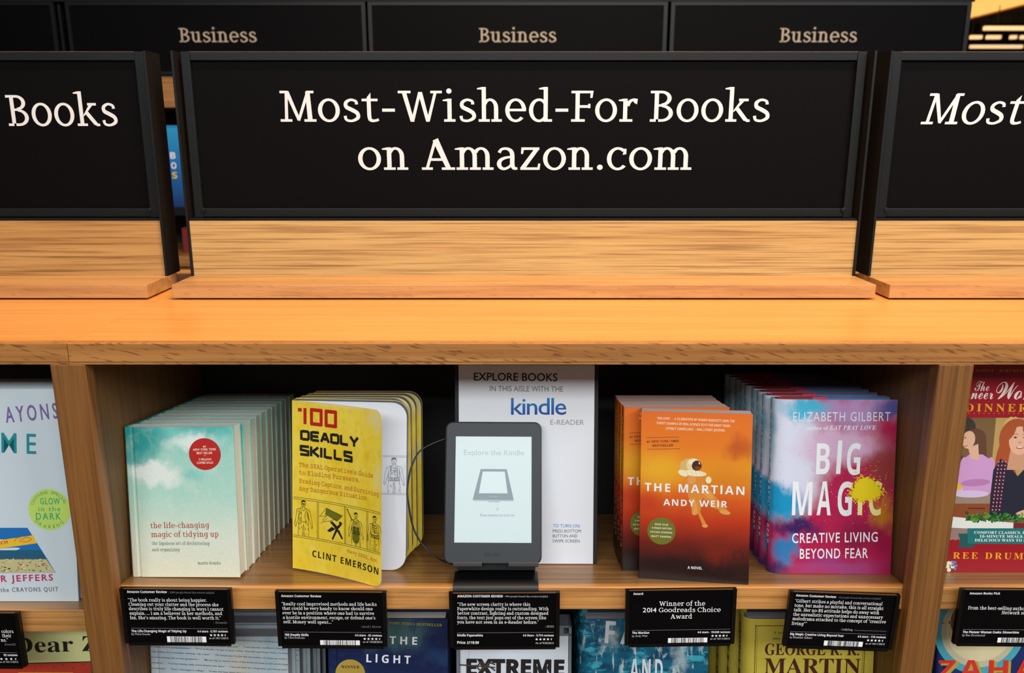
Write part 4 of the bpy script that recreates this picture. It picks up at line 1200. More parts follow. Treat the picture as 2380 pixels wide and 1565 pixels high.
def handbook(open_cover):
    t = thing('handbook', '', 'book', None, 'yellow handbooks')
    m = MB()
    if not open_cover:
        m.prism(rrect(-DW / 2, DW / 2, 0, DH, DR), 0, .0007, P_YEL, 'xz', uv_front(DW, DH))
        art_handbook(m, front_map(DW), False)
    m.prism(rrect(-DW / 2, DW / 2, 0, DH, DR), DT - .0007, DT, P_YEL, 'xz', uv_front(DW, DH))
    m.box(-DW / 2 - .0006, -DW / 2, 0, DT, 0, DH, P_YEL)
    m.build('cover', t)
    handbook_block(t, open_cover)
    if open_cover:
        w, n, CR = 0.132, 28, 0.011
        pts, th = [(-DW / 2, 0.0)], []
        for k in range(n + 1):
            th.append(R(17 + 17 * k / n))
        for k in range(n):
            a = (th[k] + th[k + 1]) / 2
            pts.append((pts[-1][0] + math.cos(a) * w / n, pts[-1][1] - math.sin(a) * w / n))
        def mp(u, v, l):
            q = min(max(u / w * n, 0), n)
            i = min(int(q), n - 1)
            f = q - i
            a = th[i] + (th[i + 1] - th[i]) * f
            return (pts[i][0] + (pts[i + 1][0] - pts[i][0]) * f - math.sin(a) * l, pts[i][1] + (pts[i + 1][1] - pts[i][1]) * f - math.cos(a) * l, v)
        m = MB()
        us = [w * k / n for k in range(n)] + [w - CR * (1 - math.sin(R(90 * k / 8))) for k in range(9)]
        us = sorted(set(round(u, 6) for u in us))
        def lim(u):
            e = 0 if u < w - CR else CR - math.sqrt(max(CR * CR - (u - w + CR) ** 2, 0))
            return e, DH - e
        v, uv, f = [], [], []
        for l in (0.0, -0.0006):
            for u in us:
                for z in lim(u):
                    v.append(mp(u, z, l)); uv.append((u / w, z / DH))
        c = len(us)
        for i in range(c - 1):
            f.append((2 * i, 2 * i + 2, 2 * i + 3, 2 * i + 1))
        m.add(v, f, P_YEL, uv)
        fi = [(2 * c + 2 * i + 1, 2 * c + 2 * i + 3, 2 * c + 2 * i + 2, 2 * c + 2 * i) for i in range(c - 1)]
        fi += [(2 * i + 1, 2 * i + 3, 2 * c + 2 * i + 3, 2 * c + 2 * i + 1) for i in range(c - 1)] + [(2 * i + 2, 2 * i, 2 * c + 2 * i, 2 * c + 2 * i + 2) for i in range(c - 1)]
        m.add(v, fi, PAPER, uv)
        art_handbook(m, mp, False)
        m.build('front_cover', t)['label'] = 'yellow front cover swung open towards the viewer'
    return t
ob = handbook(True)
run(ob, S1, [(-0.2008, 0.0520, -1.0, 1.1)], ['yellow handbook with its front cover swung open, front of its row'])
cl = handbook(False)
run(cl, S1, [(-0.2010, 0.0712, 0.0), (-0.1975, 0.0890, 0.0), (-0.1935, 0.1078, 0.0), (-0.1885, 0.1270, 0.0)],
    ['closed yellow handbook, %s behind the open one' % s for s in ('first', 'second', 'third', 'last')])

# orange paperbacks
P_MARS = paint('orange_cover', (220, 100, 20), [
    ('lin', 1, [(0, (26, 15, 14)), (0.11, (44, 16, 12)), (0.22, (110, 26, 14)), (0.36, (196, 54, 14)), (0.50, (226, 98, 18)), (0.66, (242, 152, 26)), (0.82, (238, 124, 26)), (1, (236, 112, 30))], 3, 0.10),
    ('blob', 0.18, 0.66, 0.34, 0.16, (242, 180, 36), 0.75, 0.9, 3, 0.12), ('blob', 0.75, 0.62, 0.35, 0.14, (222, 130, 22), 0.6, 0.9, 3, 0.15),
    ('blob', 0.90, 0.80, 0.22, 0.08, (184, 66, 22), 0.7, 0.9, 4, 0.25), ('blob', 0.05, 0.46, 0.25, 0.10, (190, 36, 24), 0.6, 0.9, 4, 0.1),
    ('blob', 0.72, 0.20, 0.26, 0.10, (130, 34, 14), 0.75, 0.9, 4, 0.3), ('blob', 0.35, 0.10, 0.5, 0.07, (30, 12, 10), 0.7, 0.9, 5, 0.2),
    ('noise', 120, (1, 1, 1), 0.5, 0.8, (120, 40, 10), 0.15)], 0.38)
def martian():
    w, h, T = 0.128, 0.204, 0.0215
    t = thing('paperback_book', '', 'book', None, 'orange paperbacks')
    m = MB(); shell(m, path_flat(w, T), 0.0005, h, P_MARS, w); mp = front_map(w)
    SUIT, SUIT2 = mat('print_suit', (236, 214, 150), 0.5), mat('print_suit_warm', (228, 158, 76), 0.5)
    F = lambda polys, mm_, l=PRINT: m.face2d([mm(p) for p in polys], mm_, mp, l)
    F([ell(63, 121, 12, 10, 24, .3), ell(77, 107, 6, 11, 20, .75), ell(66, 95, 5, 11, 20, .25), ell(88, 95, 4.5, 10, 20, 1.1), ell(65, 106, 9, 10, 20), [(57, 113), (71, 110), (69.5, 84), (61, 84)], [(70, 114), (81, 112), (103, 87.5), (96, 83.5)], [(66, 88), (70, 86), (79, 69), (74, 68)]], mat('print_suit_deep', (226, 138, 46), 0.5), PRINT * .6)
    F([ell(79, 108, 4, 9, 20, .75), ell(63.5, 93, 3, 9, 20, .25), ell(60, 124, 5, 6, 20)], mat('print_suit_fold', (232, 156, 70), 0.5), PRINT * .7)
    F([ell(50.5, 138, 4.5, 8, 24, .15), ell(56, 142, 6, 7, 24, .3)], mat('print_suit_pack', (222, 182, 104), 0.5), PRINT * .75)
    F([ell(62, 141, 8.4, 8.2, 28)], SUIT, PRINT * .8)
    F([ell(60.5, 145, 5, 3.2, 20, .3)], mat('print_suit_light', (246, 232, 190), 0.5), PRINT * .9)
    F([ell(63, 131.5, 14, 3.6, 24, -.06), ell(79.5, 124, 3.3, 4.2, 18), ell(50, 131, 6, 3.5, 18, -.4)], mat('print_suit_light', (246, 232, 190), 0.5), PRINT)
    F([ell(65.6, 140.6, 5.6, 6.2, 26, -.15)], ink('maroon'), PRINT * 1.2)
    F([ell(66.4, 137.6, 3.4, 2.4, 16, .2)], mat('print_visor', (126, 62, 24), 0.4), PRINT * 1.3)
    F([ell(68.6, 143.6, .7, 1.6, 12, .5)], mat('print_suit_light', (246, 232, 190), 0.5), PRINT * 1.3)
    for q in (54, 59, 64, 69, 73):
        F([line2([(q, 134), (q + 1.6, 129.6)], .45)[0]], mat('print_suit_pack', (222, 182, 104)), PRINT * 1.1)
    F([ell(64.5, 84, 3.6, 3, 16, .4), ell(99, 86, 6.5, 2.6, 18, -.15), ell(76.5, 68.5, 3.5, 2.2, 16)], SUIT2, PRINT)
    F([disc(25.9, 59.5, 16.6)], ink('olive'))
    for r in (6.2, 4.4):
        F([line2([p, q], .5)[0] for p, q in zip(disc(115.6, 34.5, r, 24), disc(115.6, 34.5, r, 24)[1:] + disc(115.6, 34.5, r, 24)[:1])], ink('black'))
    for a, b in (((6.6, 172), (44.5, 174.2)), ((7.7, 158), (45.7, 160.2))):
        F(line2([a, b], .5), ink('brown'))
    print_texts(m, 'martian', mp, PRINT * 2)
    sm = lambda u, v, l: (-w / 2 - l, T / 2 - v + .003, h - .012 - u)
    m.text('THE MARTIAN', 'NB', 0, 0, 92, 0, 5.2, ink('peach'), sm, PRINT, 1.3)
    m.text('ANDY WEIR', 'NB', 100, 0, 166, 0, 5.2, ink('peach'), sm, PRINT, 1.3)
    m.build('cover', t)
    m = MB(); m.box(-w / 2 + .0007, w / 2 - .0006, .0006, T - .0006, .0004, h - .0004, WHITE_PAGES); m.build('page_block', t)
    return t
run(martian(), S1, [(0.2160, 0.0170, -9.5), (0.2000, 0.0523, 0), (0.1992, 0.0752, 0.4), (0.1990, 0.0980, 0.2), (0.2000, 0.1205, 0)],
    ['orange paperback with an astronaut, angled in front of its row'] + ['orange paperback standing straight, %s behind the angled one' % s for s in ('first', 'second', 'third', 'last')])

# colourful dust-jacketed hardbacks
P_MAGIC = paint('powder_jacket', (186, 26, 78), [
    ('blob', 0.10, 0.72, 0.42, 0.50, (226, 226, 240), 1.0, 0.5, 4, 0.30), ('blob', 0.55, 0.74, 0.50, 0.17, (224, 184, 212), 0.95, 0.7, 4, 0.3),
    ('blob', 0.66, 0.95, 0.55, 0.15, (188, 150, 196), 0.95, 0.8, 4, 0.3), ('blob', 0.25, 0.96, 0.30, 0.10, (50, 186, 218), 0.95, 0.8, 5, 0.3),
    ('blob', 0.98, 0.95, 0.26, 0.06, (62, 84, 156), 0.9, 0.8, 5, 0.25), ('blob', 0.95, 0.62, 0.30, 0.20, (158, 62, 56), 0.9, 0.8, 4, 0.3),
    ('blob', 0.62, 0.46, 0.26, 0.10, (196, 22, 92), 0.9, 0.9, 4, 0.3), ('blob', 0.92, 0.36, 0.16, 0.14, (206, 128, 18), 0.95, 0.8, 6, 0.3),
    ('blob', 0.04, 0.42, 0.30, 0.14, (14, 152, 198), 1.0, 0.6, 5, 0.3), ('blob', 0.20, 0.27, 0.30, 0.10, (44, 24, 92), 0.95, 0.8, 5, 0.3),
    ('blob', 0.10, 0.14, 0.16, 0.12, (20, 128, 186), 0.95, 0.7, 7, 0.3), ('blob', 0.75, 0.22, 0.36, 0.12, (134, 16, 62), 0.8, 0.9, 4, 0.3),
    ('blob', 0.55, 0.05, 0.60, 0.10, (162, 58, 128), 0.9, 0.9, 4, 0.25), ('blob', 0.0, 0.02, 0.2, 0.08, (44, 30, 96), 0.9, 0.8, 5, 0.2),
    ('blob', -0.10, 0.82, 0.14, 0.34, (112, 166, 180), 0.95, 0.6, 5, 0.1), ('blob', -0.14, 0.58, 0.12, 0.10, (70, 24, 78), 0.9, 0.7, 5, 0.1),
    ('blob', -0.14, 0.32, 0.12, 0.18, (16, 128, 176), 0.9, 0.6, 5, 0.1), ('blob', -0.14, 0.06, 0.14, 0.14, (30, 30, 90), 0.9, 0.7, 5, 0.1),
    ('noise', 55, (1, 1, 1), 0.66, 0.72, (130, 20, 60), 0.6)], 0.36, 0.2)
RED_CASE = mat('red_case', (150, 26, 26), 0.6)
BLUE_FLAP = mat('blue_flap', (20, 120, 160), 0.5)
PINK = mat('pink_flap', (190, 70, 100), 0.5)
def magic():
    w, h, T = 0.144, 0.2155, 0.0253
    t = thing('hardcover_book', '', 'book', None, 'colourful dust-jacketed hardcovers')
    m = MB(); shell(m, path_round(w, T), 0.0005, h, P_MAGIC, w); mp = front_map(w)
    for y0, y1 in ((.0034, .0040), (T - .0040, T - .0034)):
        m.box(-.005, w / 2, y0, y1, .0005, h - .0005, BLUE_FLAP)
        m.box(-.022, -.005, y0, y1, .0005, h - .0005, PINK)
    print_texts(m, 'bigmagic', mp, PRINT * 2)
    rnd = random.Random(3)
    pts = []
    for k in range(48):
        a = 2 * math.pi * k / 48
        rr = 14.0 + rnd.uniform(-1.2, 1.2) + 2.5 * math.cos(3 * a + 1)
        pts.append((110 + rr * 1.15 * math.cos(a), 105 + rr * 0.9 * math.sin(a)))
    m.face2d([mm(pts)], mat('print_yellow', (246, 216, 0), 0.5), mp, PRINT * 4)
    puff = []
    for k in range(420):
        a = rnd.uniform(0, 6.283)
        rr = 12.5 + abs(rnd.gauss(0, 4.2)) + 2.5 * math.cos(3 * a + 1)
        puff.append(mm(disc(110 + rr * 1.15 * math.cos(a), 105 + rr * 0.9 * math.sin(a), rnd.uniform(.3, 1.7) * max(.25, 1 - (rr - 12) / 16), 8)))
    puff = [p for p in puff if max(q[0] for q in p) < .1435]
    m.face2d(puff, mat('print_yellow', (246, 216, 0)), mp, PRINT * 4)
    sp1, sp2 = [], []
    for k in range(170):
        a, rr = rnd.uniform(0, 6.28), rnd.gauss(24, 9)
        if abs(rr) < 15: continue
        if not 2 < 110 + rr * 1.1 * math.cos(a) < 142: continue
        sp1.append(mm(disc(110 + rr * 1.1 * math.cos(a), 105 + rr * math.sin(a), rnd.uniform(.15, .55), 6)))
    for k in range(90):
        sp2.append(mm(disc(2 + abs(rnd.gauss(60, 28)) % 138, 2 + abs(rnd.gauss(80, 35)) % 190, rnd.uniform(.15, .6), 6)))
    m.face2d(sp1, mat('print_yellow', (246, 216, 0)), mp, PRINT * 4.2)
    m.face2d(sp2, mat('print_ochre', (190, 130, 20), 0.5), mp, PRINT * 4.2)
    sm = round_spine(w, T, h, .015, .003, .0035, .014)
    m.text('BIG MAGIC', 'B', 0, 0, 60, 0, 7, ink('pale'), sm, PRINT * 3, 1.3)
    m.text('ELIZABETH GILBERT', 'B', 66, 0, 166, 0, 7, ink('pale'), sm, PRINT * 3, 1.3)
    m.build('dust_jacket', t, smooth=True)
    m = MB()
    for y0, y1 in ((.0007, .0032), (T - .0032, T - .0007)):
        m.box(-w / 2 + .015, w / 2 - .0008, y0, y1, .0003, h - .0006, RED_CASE)
    m.box(-w / 2 + .004, -w / 2 + .006, .004, T - .004, .0003, h - .0006, RED_CASE)
    m.build('case', t)
    m = MB(); m.box(-w / 2 + .0065, w / 2 - .004, .0042, T - .0042, .003, h - .0055, WHITE_PAGES)
    m.box(-w / 2 + .0065, -.022, T - .0042, T - .0034, .003, h - .0008, RED_CASE); m.build('page_block', t)
    return t
N_ = 9
run(magic(), S1, [(0.3895 - (0.0010 * ((i * 2) % 3) if i else 0), 0.0400 + (0.0014 if i else 0) + i * 0.0268, -1.0 if i == 0 else 0) for i in range(N_)],
    ['multicoloured powder-burst hardcover, %s of its row' % nth(i, N_) for i in range(N_)])

# ------------------------------------------------------------------ e-reader on its stand, with cable and information board
BODY = speckle('graphite_plastic', (26, 30, 32), (36, 40, 42), 1800, 0.5)
RIM = mat('black_rubber', (14, 14, 15), 0.45)
SCREEN = mat('lit_paper_screen', (204, 218, 217), 0.4, emit=0.10)
ew, eh = 0.117, 0.169
t = thing('e_reader', 'black e-reader with a glowing pale screen propped on a stand', 'e-reader',
          Matrix.Translation((-0.0231, 0.891, CZ - 0.4960)) @ Matrix.Rotation(R(-22.9), 4, 'X') @ Matrix.Rotation(R(0.3), 4, 'Y'))
m = MB(); m.prism(rrect(-ew / 2, ew / 2, 0, eh, .009, True), 0.0008, 0.009, RIM, 'xz'); m.build('body', t, 0.0016)
m = MB()
outer, inner = rrect(-ew / 2 + .0018, ew / 2 - .0018, .0018, eh - .0018, .0078, True), None
m.prism(outer, 0.0, 0.0009, BODY, 'xz')
mp = lambda u, v, l: (u - ew / 2, -l, v)
for a in TX['ereader'][-1:]:
    m.text(a[0], a[1], *a[2:7], ink('black'), mp, PRINT, a[8], a[9])
m.build('bezel', t)
m = MB()
m.box(.0126 - ew / 2, .1046 - ew / 2, -.00025, .0004, .0253, .1510, SCREEN)
mp = lambda u, v, l: (u - ew / 2, -.00025 - l, v)
LCD2, LCD3, LCD4 = mat('screen_grey', (130, 142, 148), 0.4, emit=0.08), mat('screen_pale', (208, 222, 220), 0.4, emit=0.10), mat('screen_soft', (168, 182, 182), 0.4, emit=0.09)
m.face2d([mm([(34, 75.5), (83.3, 75.5), (74.7, 112), (43.2, 112)])], LCD2, mp, PRINT)
m.face2d([mm([(34, 75.5), (83.3, 75.5), (82.5, 73.9), (35, 73.9)]), mm([(52, 73.9), (67, 73.9), (66, 72.6), (53, 72.6)])], LCD4, mp, PRINT)
m.face2d([mm([(41.3, 83.2), (75.8, 83.2), (72.3, 109), (45.7, 109)])], LCD3, mp, PRINT * 2)
m.text('kindle', 'B', 54, 78.5, 64, 78.5, 1.8, LCD4, mp, PRINT * 2)
m.face2d([mm(p) for p in line2([(63.9, 72.4), (63.9, 66.8)], .3)], LCD4, mp, PRINT)
c = disc(63.9, 64.6, 1.5, 16)
m.face2d([mm(line2([a, b], .35)[0]) for a, b in zip(c, c[1:] + c[:1])], LCD2, mp, PRINT)
for i, a in enumerate(TX['ereader'][:-1]):
    m.text(a[0], a[1], *a[2:7], LCD4 if i == 0 else LCD2, mp, PRINT, a[8], a[9])
m.build('screen', t)

STAND = mat('black_steel', (13, 13, 14), 0.38)
BRONZE = mat('bronze_edge', (96, 70, 46), 0.4, 0.5)
t = thing('e_reader_stand', 'black folded metal stand under the e-reader, hooked over the shelf edge', 'stand', Matrix.Translation((-0.0190, SY, Z1)))
def plate(pts, th):
    """folded sheet in the yz plane"""
    L, Q = [], []
    for i, p in enumerate(pts):
        a, b = pts[max(i - 1, 0)], pts[min(i + 1, len(pts) - 1)]
        dx, dy = b[0] - a[0], b[1] - a[1]
        d = math.hypot(dx, dy)
        L.append((p[0] - dy / d * th, p[1] + dx / d * th)); Q.append(p)
    return Q + L[::-1]
ct, st_ = math.cos(TILT), math.sin(TILT)
ramp_ = [(-.0062, -.022), (-.0036, -.002), (-.0018, .0014), (.0015, .0028)]
ramp_ += [(L * ct, .0026 - L * st_ + h_) for L, h_ in ((.012, .0006), (.024, .0012), (.036, .0016))]
m = MB(); m.prism(plate(ramp_[::-1], -0.0018), -.0500, .0500, STAND, 'yz'); m.build('foot', t, smooth=True)
tn, cs = math.sin(R(22.9)), math.cos(R(22.9))
def er(y, z):
    """frame of the leaning e-reader -> (y, z) of the stand"""
    return (0.891 - SY + y * cs + z * tn, CZ - 0.4960 - Z1 - y * tn + z * cs)
rest = [(.036 * ct, .0030 - .036 * st_), (.048 * ct, .0034 - .048 * st_), er(.0112, -.006), er(.0112, 0), er(.0112, .11)]
m = MB(); m.prism(plate(rest, 0.0016), -.0470, .0470, STAND, 'yz'); m.build('back_rest', t)
for x0, x1 in ((-.0510, -.0165), (.0150, .0500)):
    m = MB()
    m.prism([er(-.0042, -.0008), er(.0105, -.0008), er(.0105, -.0024), er(-.0042, -.0024)], x0, x1, STAND, 'yz')
    m.prism([er(-.0042, -.0024), er(-.0028, -.0024), er(-.0028, .0026), er(-.0042, .0026)], x0, x1, STAND, 'yz')
    m.build('lip', t)
    m = MB(); m.prism([er(-.0044, .0026), er(-.0026, .0026), er(-.0026, .0034), er(-.0044, .0034)], x0, x1, BRONZE, 'yz'); m.build('lip_edge', t)

pts = curve2([(-0.0700, 0.9620, -0.3650), (-0.0822, 0.9605, -0.3637), (-0.1103, 0.950, -0.3738), (-0.1211, 0.935, -0.3892), (-0.1254, 0.925, -0.41), (-0.1245, 0.917, -0.4256),
              (-0.1192, 0.910, -0.4542), (-0.111, 0.906, -0.4719), (-0.0987, 0.903, -0.4868), (-0.0842, 0.9055, -0.4985), (-0.0700, 0.912, -0.5080)], 6)
m = MB(); m.tube([(a, b, CZ + c_) for a, b, c_ in pts], .0011, RIM, 8)
tag(m.build('charging_cable', None, smooth=True), 'thin black cable looping out to the left of the e-reader', 'cable')

bw, bh = 0.168, 0.253
t = thing('information_board', 'tall white information board standing behind the e-reader', 'sign', on_shelf(S1, 0.0180, 0.0735, -0.3))
m = MB(); m.box(-bw / 2 - .0050, bw / 2 + .0050, .0008, .0065, 0, bh + .003, BACK_DARK); m.build('backing', t, 0.0006)
GRAD = NT('blue_lettering', 0.5)
sz = GRAD.n('ShaderNodeSeparateXYZ'); GRAD.l(GRAD.n('ShaderNodeTexCoord').outputs['Object'], sz.inputs[0])
mr = GRAD.n('ShaderNodeMapRange'); GRAD.l(sz.outputs[2], mr.inputs['Value'])
mr.inputs['From Min'].default_value, mr.inputs['From Max'].default_value = 0.186, 0.214
GRAD.l(GRAD.ramp(mr.outputs[0], [(0, (40, 50, 145)), (0.35, (10, 80, 165)), (1, (10, 130, 190))]), GRAD.b.inputs['Base Color'])
MATS['ink_blue'] = GRAD.m
m = MB(); m.box(-bw / 2, bw / 2, 0, .0010, .0005, bh, PAPER)
print_texts(m, 'poster', front_map(bw), PRINT)
m.build('printed_sheet', t)

# ------------------------------------------------------------------ review cards clipped to the shelf fronts
WHITE, LG = ink('white'), ink('lgrey')
def review_card(key, tl, tr, bl, label, rule, bar, star0, star1, header_rule=True, clipd=0.0):
    cw, ch = 0.128, 0.071
    roll = math.atan2(tr[1] - tl[1], tr[0] - tl[0])
    cx, cz = (tl[0] + tr[0]) / 2, (tl[1] + tr[1]) / 2
    M_ = Matrix.Translation((cx, 0.858, CZ + cz)) @ Matrix.Rotation(-roll, 4, 'Y') @ Matrix.Translation((0, 0, -ch))
    t = thing('review_card', label, 'sign', M_, 'review cards on the shelf fronts')
    m = MB()
    m.box(-cw / 2, cw / 2, .0012, .0042, 0, ch, HOLDER)
    m.box(-cw / 2, -cw / 2 + .0045, -.0012, .0012, 0, ch, HOLDER)
    m.box(cw / 2 - .0045, cw / 2, -.0012, .0012, 0, ch, HOLDER)
    m.box(-cw / 2 + .0045, cw / 2 - .0045, -.0012, .0012, -.0026, .0008, HOLDER)
    m.build('holder', t)
    m = MB(); m.box(-cw / 2 + .0045, cw / 2 - .0045, -.0012, .0012, ch - .0004, ch + .0001, BRONZE); m.build('top_rail', t)
    m = MB(); m.box(-.02, .02, .0042, .0112, ch - .034, ch - .014, HOLDER); m.build('clip', t)
    m = MB(); m.box(-cw / 2 + .0046, cw / 2 - .0046, .0002, .0011, .0010, ch - .0008, CARD)
    mp = lambda u, v, l: (u - cw / 2, .0002 - l, v)
    print_texts(m, key, mp, PRINT)
    if rule:
        m.face2d([mm([(rule[0], rule[2] - .15), (rule[1], rule[2] - .15), (rule[1], rule[2] + .15), (rule[0], rule[2] + .15)])], ink('grey2'), mp, PRINT)
    if bar:
        x0, x1, z0, z1 = bar
        m.face2d([mm([(x0, z0), (x1, z0), (x1, z1), (x0, z1)])], WHITE, mp, PRINT)
        rnd = random.Random(key)
        q, polys = x0 + 4.2, []
        while q < x1 - 4.5:
            b = rnd.choice((.3, .3, .6, .9))
            polys.append(mm([(q, z0), (q + b, z0), (q + b, z1), (q, z1)]))
            q += b + rnd.choice((.3, .5, .8, 1.0, 1.2))
        m.face2d(polys, CARD, mp, PRINT * 2)
    if star0:
        for k in range(5):
            x = star0[0] + (star1[0] - star0[0]) * k / 4
            m.face2d([mm(star(x, star0[1], 1.85, k == 4))], WHITE, mp, PRINT)
    m.build('card', t)
review_card('card1', (-.4514, -.5078), (-.3246, -.5089), None, 'review card below the pale green hardcovers', (8, 120.8, 19.4), (48.8, 94.7, 1.3, 8.9), (100.7, 10.9), (117.8, 11.0))
review_card('card2', (-.2725, -.5116), (-.1459, -.5127), None, 'review card below the yellow handbooks', (7.6, 121.4, 18.2), (49, 95.5, 1.4, 7.6), (101.3, 9.8), (119.3, 9.8))
review_card('card3', (-.0730, -.5138), (.0554, -.5131), None, 'review card showing a price, below the e-reader', (8.3, 121.4, 19.0), None, (101.3, 10.0), (119, 9.9))
review_card('card4', (.1319, -.5105), (.2582, -.5085), None, 'award card with three large centred lines, below the orange paperbacks', (8.2, 122.7, 18.7), (50.6, 96.6, 1.7, 8.0), (102.5, 10.2), (119.7, 10.2))
review_card('card5', (.3217, -.5115), (.4469, -.5164), None, 'tilted review card below the powder-burst hardcovers', (6.5, 119, 18.8), (47.9, 93.5, 1.8, 8.4), (99.1, 10.7), (116.6, 10.5))
review_card('card6', (.5174, -.5089), (.6454, -.5099), None, 'card cut by the right picture edge, below the red cookbook', (9.1, 121.8, 18.8), (51.7, 96.4, 1.8, 8.3), None, None)
review_card('card0', (-.7008, -.5384), (-.5728, -.5394), None, 'card cut by the left picture edge, below the white crayon book', (9.8, 119, 18.2), None, (94, 9.7), (117, 9.7))

# ------------------------------------------------------------------ neighbouring bays and the shelf below
def hardback(name, label, grp, w, h, T, art, key, front, x_left, L, extra=None, copies=0, pitch=.03, dx=0.0, clabel=None, page=None, round_=False, case_part=None):
    t = thing(name, label, 'book', on_shelf(front, x_left + w / 2, L), grp if copies else None)
    m = MB(); shell(m, path_round(w, T, 0.010) if round_ else path_case(w, T), 0.0024 if not round_ else 0.0006, h, art, w)
    mp = front_map(w)
    if extra:
        extra(m, mp)
    if key:
        print_texts(m, key, mp, PRINT * 3)
    m.build('dust_jacket' if round_ else 'cover', t, smooth=round_)
    if round_:
        m = MB()
        m.box(-w / 2 + .010, w / 2 - .001, .0008, .0032, .0004, h - .001, case_part or RED_CASE)
        m.box(-w / 2 + .010, w / 2 - .001, T - .0032, T - .0008, .0004, h - .001, case_part or RED_CASE)
        m.build('case', t)
    m = MB(); m.box(-w / 2 + .0055, w / 2 - .004, .0036, T - .0036, .003, h - .004, page or CREAM_PAGES); m.build('page_block', t)
    for i in range(copies):
        dup(t, on_shelf(front, x_left + w / 2 + dx * (i + 1), L + pitch * (i + 1)), clabel % ('first', 'second', 'third', 'fourth')[i])
    return t
S0 = (SY, Z0)
# white crayon book
def ex_crayon(m, mp):
    F = lambda polys, col, l=PRINT: m.face2d([mm(p) for p in polys], col, mp, l)
    F([disc(226.3, 113.6, 25.3)], mat('print_lime', (196, 222, 100), 0.5))
    def arc(txt, r, a0, a1, h, up):
        for k, ch in enumerate(txt):
            if ch == ' ':
                continue
            a = R(a0 + (a1 - a0) * k / (len(txt) - 1))
            t_ = a - math.pi / 2 if up else a + math.pi / 2
            wd = h * (.28 if ch == 'I' else .8)
            x, y = 226.3 + r * math.cos(a), 113.6 + r * math.sin(a)
            m.text(ch, 'B', x - wd / 2 * math.cos(t_), y - wd / 2 * math.sin(t_), x + wd / 2 * math.cos(t_), y + wd / 2 * math.sin(t_), h, ink('green'), mp, PRINT * 3)
    arc('CONTAINS SPECIAL', 19.5, 160, 24, 3.6, True)
    arc('DRAWING', 23.2, 222, 312, 4.2, False)
    F([[(99, 91), (198.8, 91.3), (230.1, 36), (95, 34.7)]], mat('print_sky_blue', (20, 110, 180), 0.5))
    F([ell(120, 76, 26, 4, 20), ell(150, 73.5, 22, 3, 20, .1), ell(165, 63, 24, 2.6, 20, .12), ell(140, 60, 20, 3, 20)], mat('print_cloud', (205, 220, 230), 0.6), PRINT * 1.3)
    F([[(98, 66), (205, 82), (209.5, 72.3), (98, 56)]], mat('print_band', (240, 190, 40), 0.5), PRINT * 1.6)
    F([[(97.7, 58), (217.5, 58), (219.5, 52.4), (96.8, 51.8)], [(97.7, 63.6), (214, 63.6), (217.5, 58), (97.7, 58)]], mat('print_sea', (30, 90, 120), 0.5), PRINT * 1.4)
    F([[(96.8, 51.8), (219.5, 52.4), (229.8, 36.4), (95.6, 35)]], mat('print_sand', (196, 186, 130), 0.6), PRINT * 1.5)
    rnd = random.Random(5)
    cols = [mat('print_dot_%s' % k, c, 0.6) for k, c in (('red', (170, 60, 40)), ('green', (60, 110, 80)), ('dark', (60, 50, 45)), ('pale', (225, 215, 170)), ('gold', (200, 160, 40)))]
    for k in range(140):
        v = 37.5 + 16 * rnd.random() ** 1.4
        u = 98 + rnd.random() * (128 - (v - 36) * .62)
        F([ell(u, v, rnd.uniform(.5, 2.4), rnd.uniform(.3, .9), 8, rnd.uniform(-.3, .3))], cols[k % 5], PRINT * (1.7 + .002 * k))
    F([line2(curve2([(182, 74), (186, 79), (192, 77), (197, 80), (203, 77), (196, 74), (188, 75)], 4), .6)[k] for k in range(24)], ink('crimson'), PRINT * 2)
P_WHITE = mat('white_cover', (206, 218, 222), 0.4)
hardback('picture_book', 'white picture book with crayon lettering and a beach photo, left bay, frontmost', 'white crayon picture books', .256, .2596, .012, P_WHITE, 'crayon', S0, -.7802, .0237, ex_crayon,
         4, .019, .0006, 'white crayon picture book in the left bay, %s behind the front one', WHITE_PAGES)
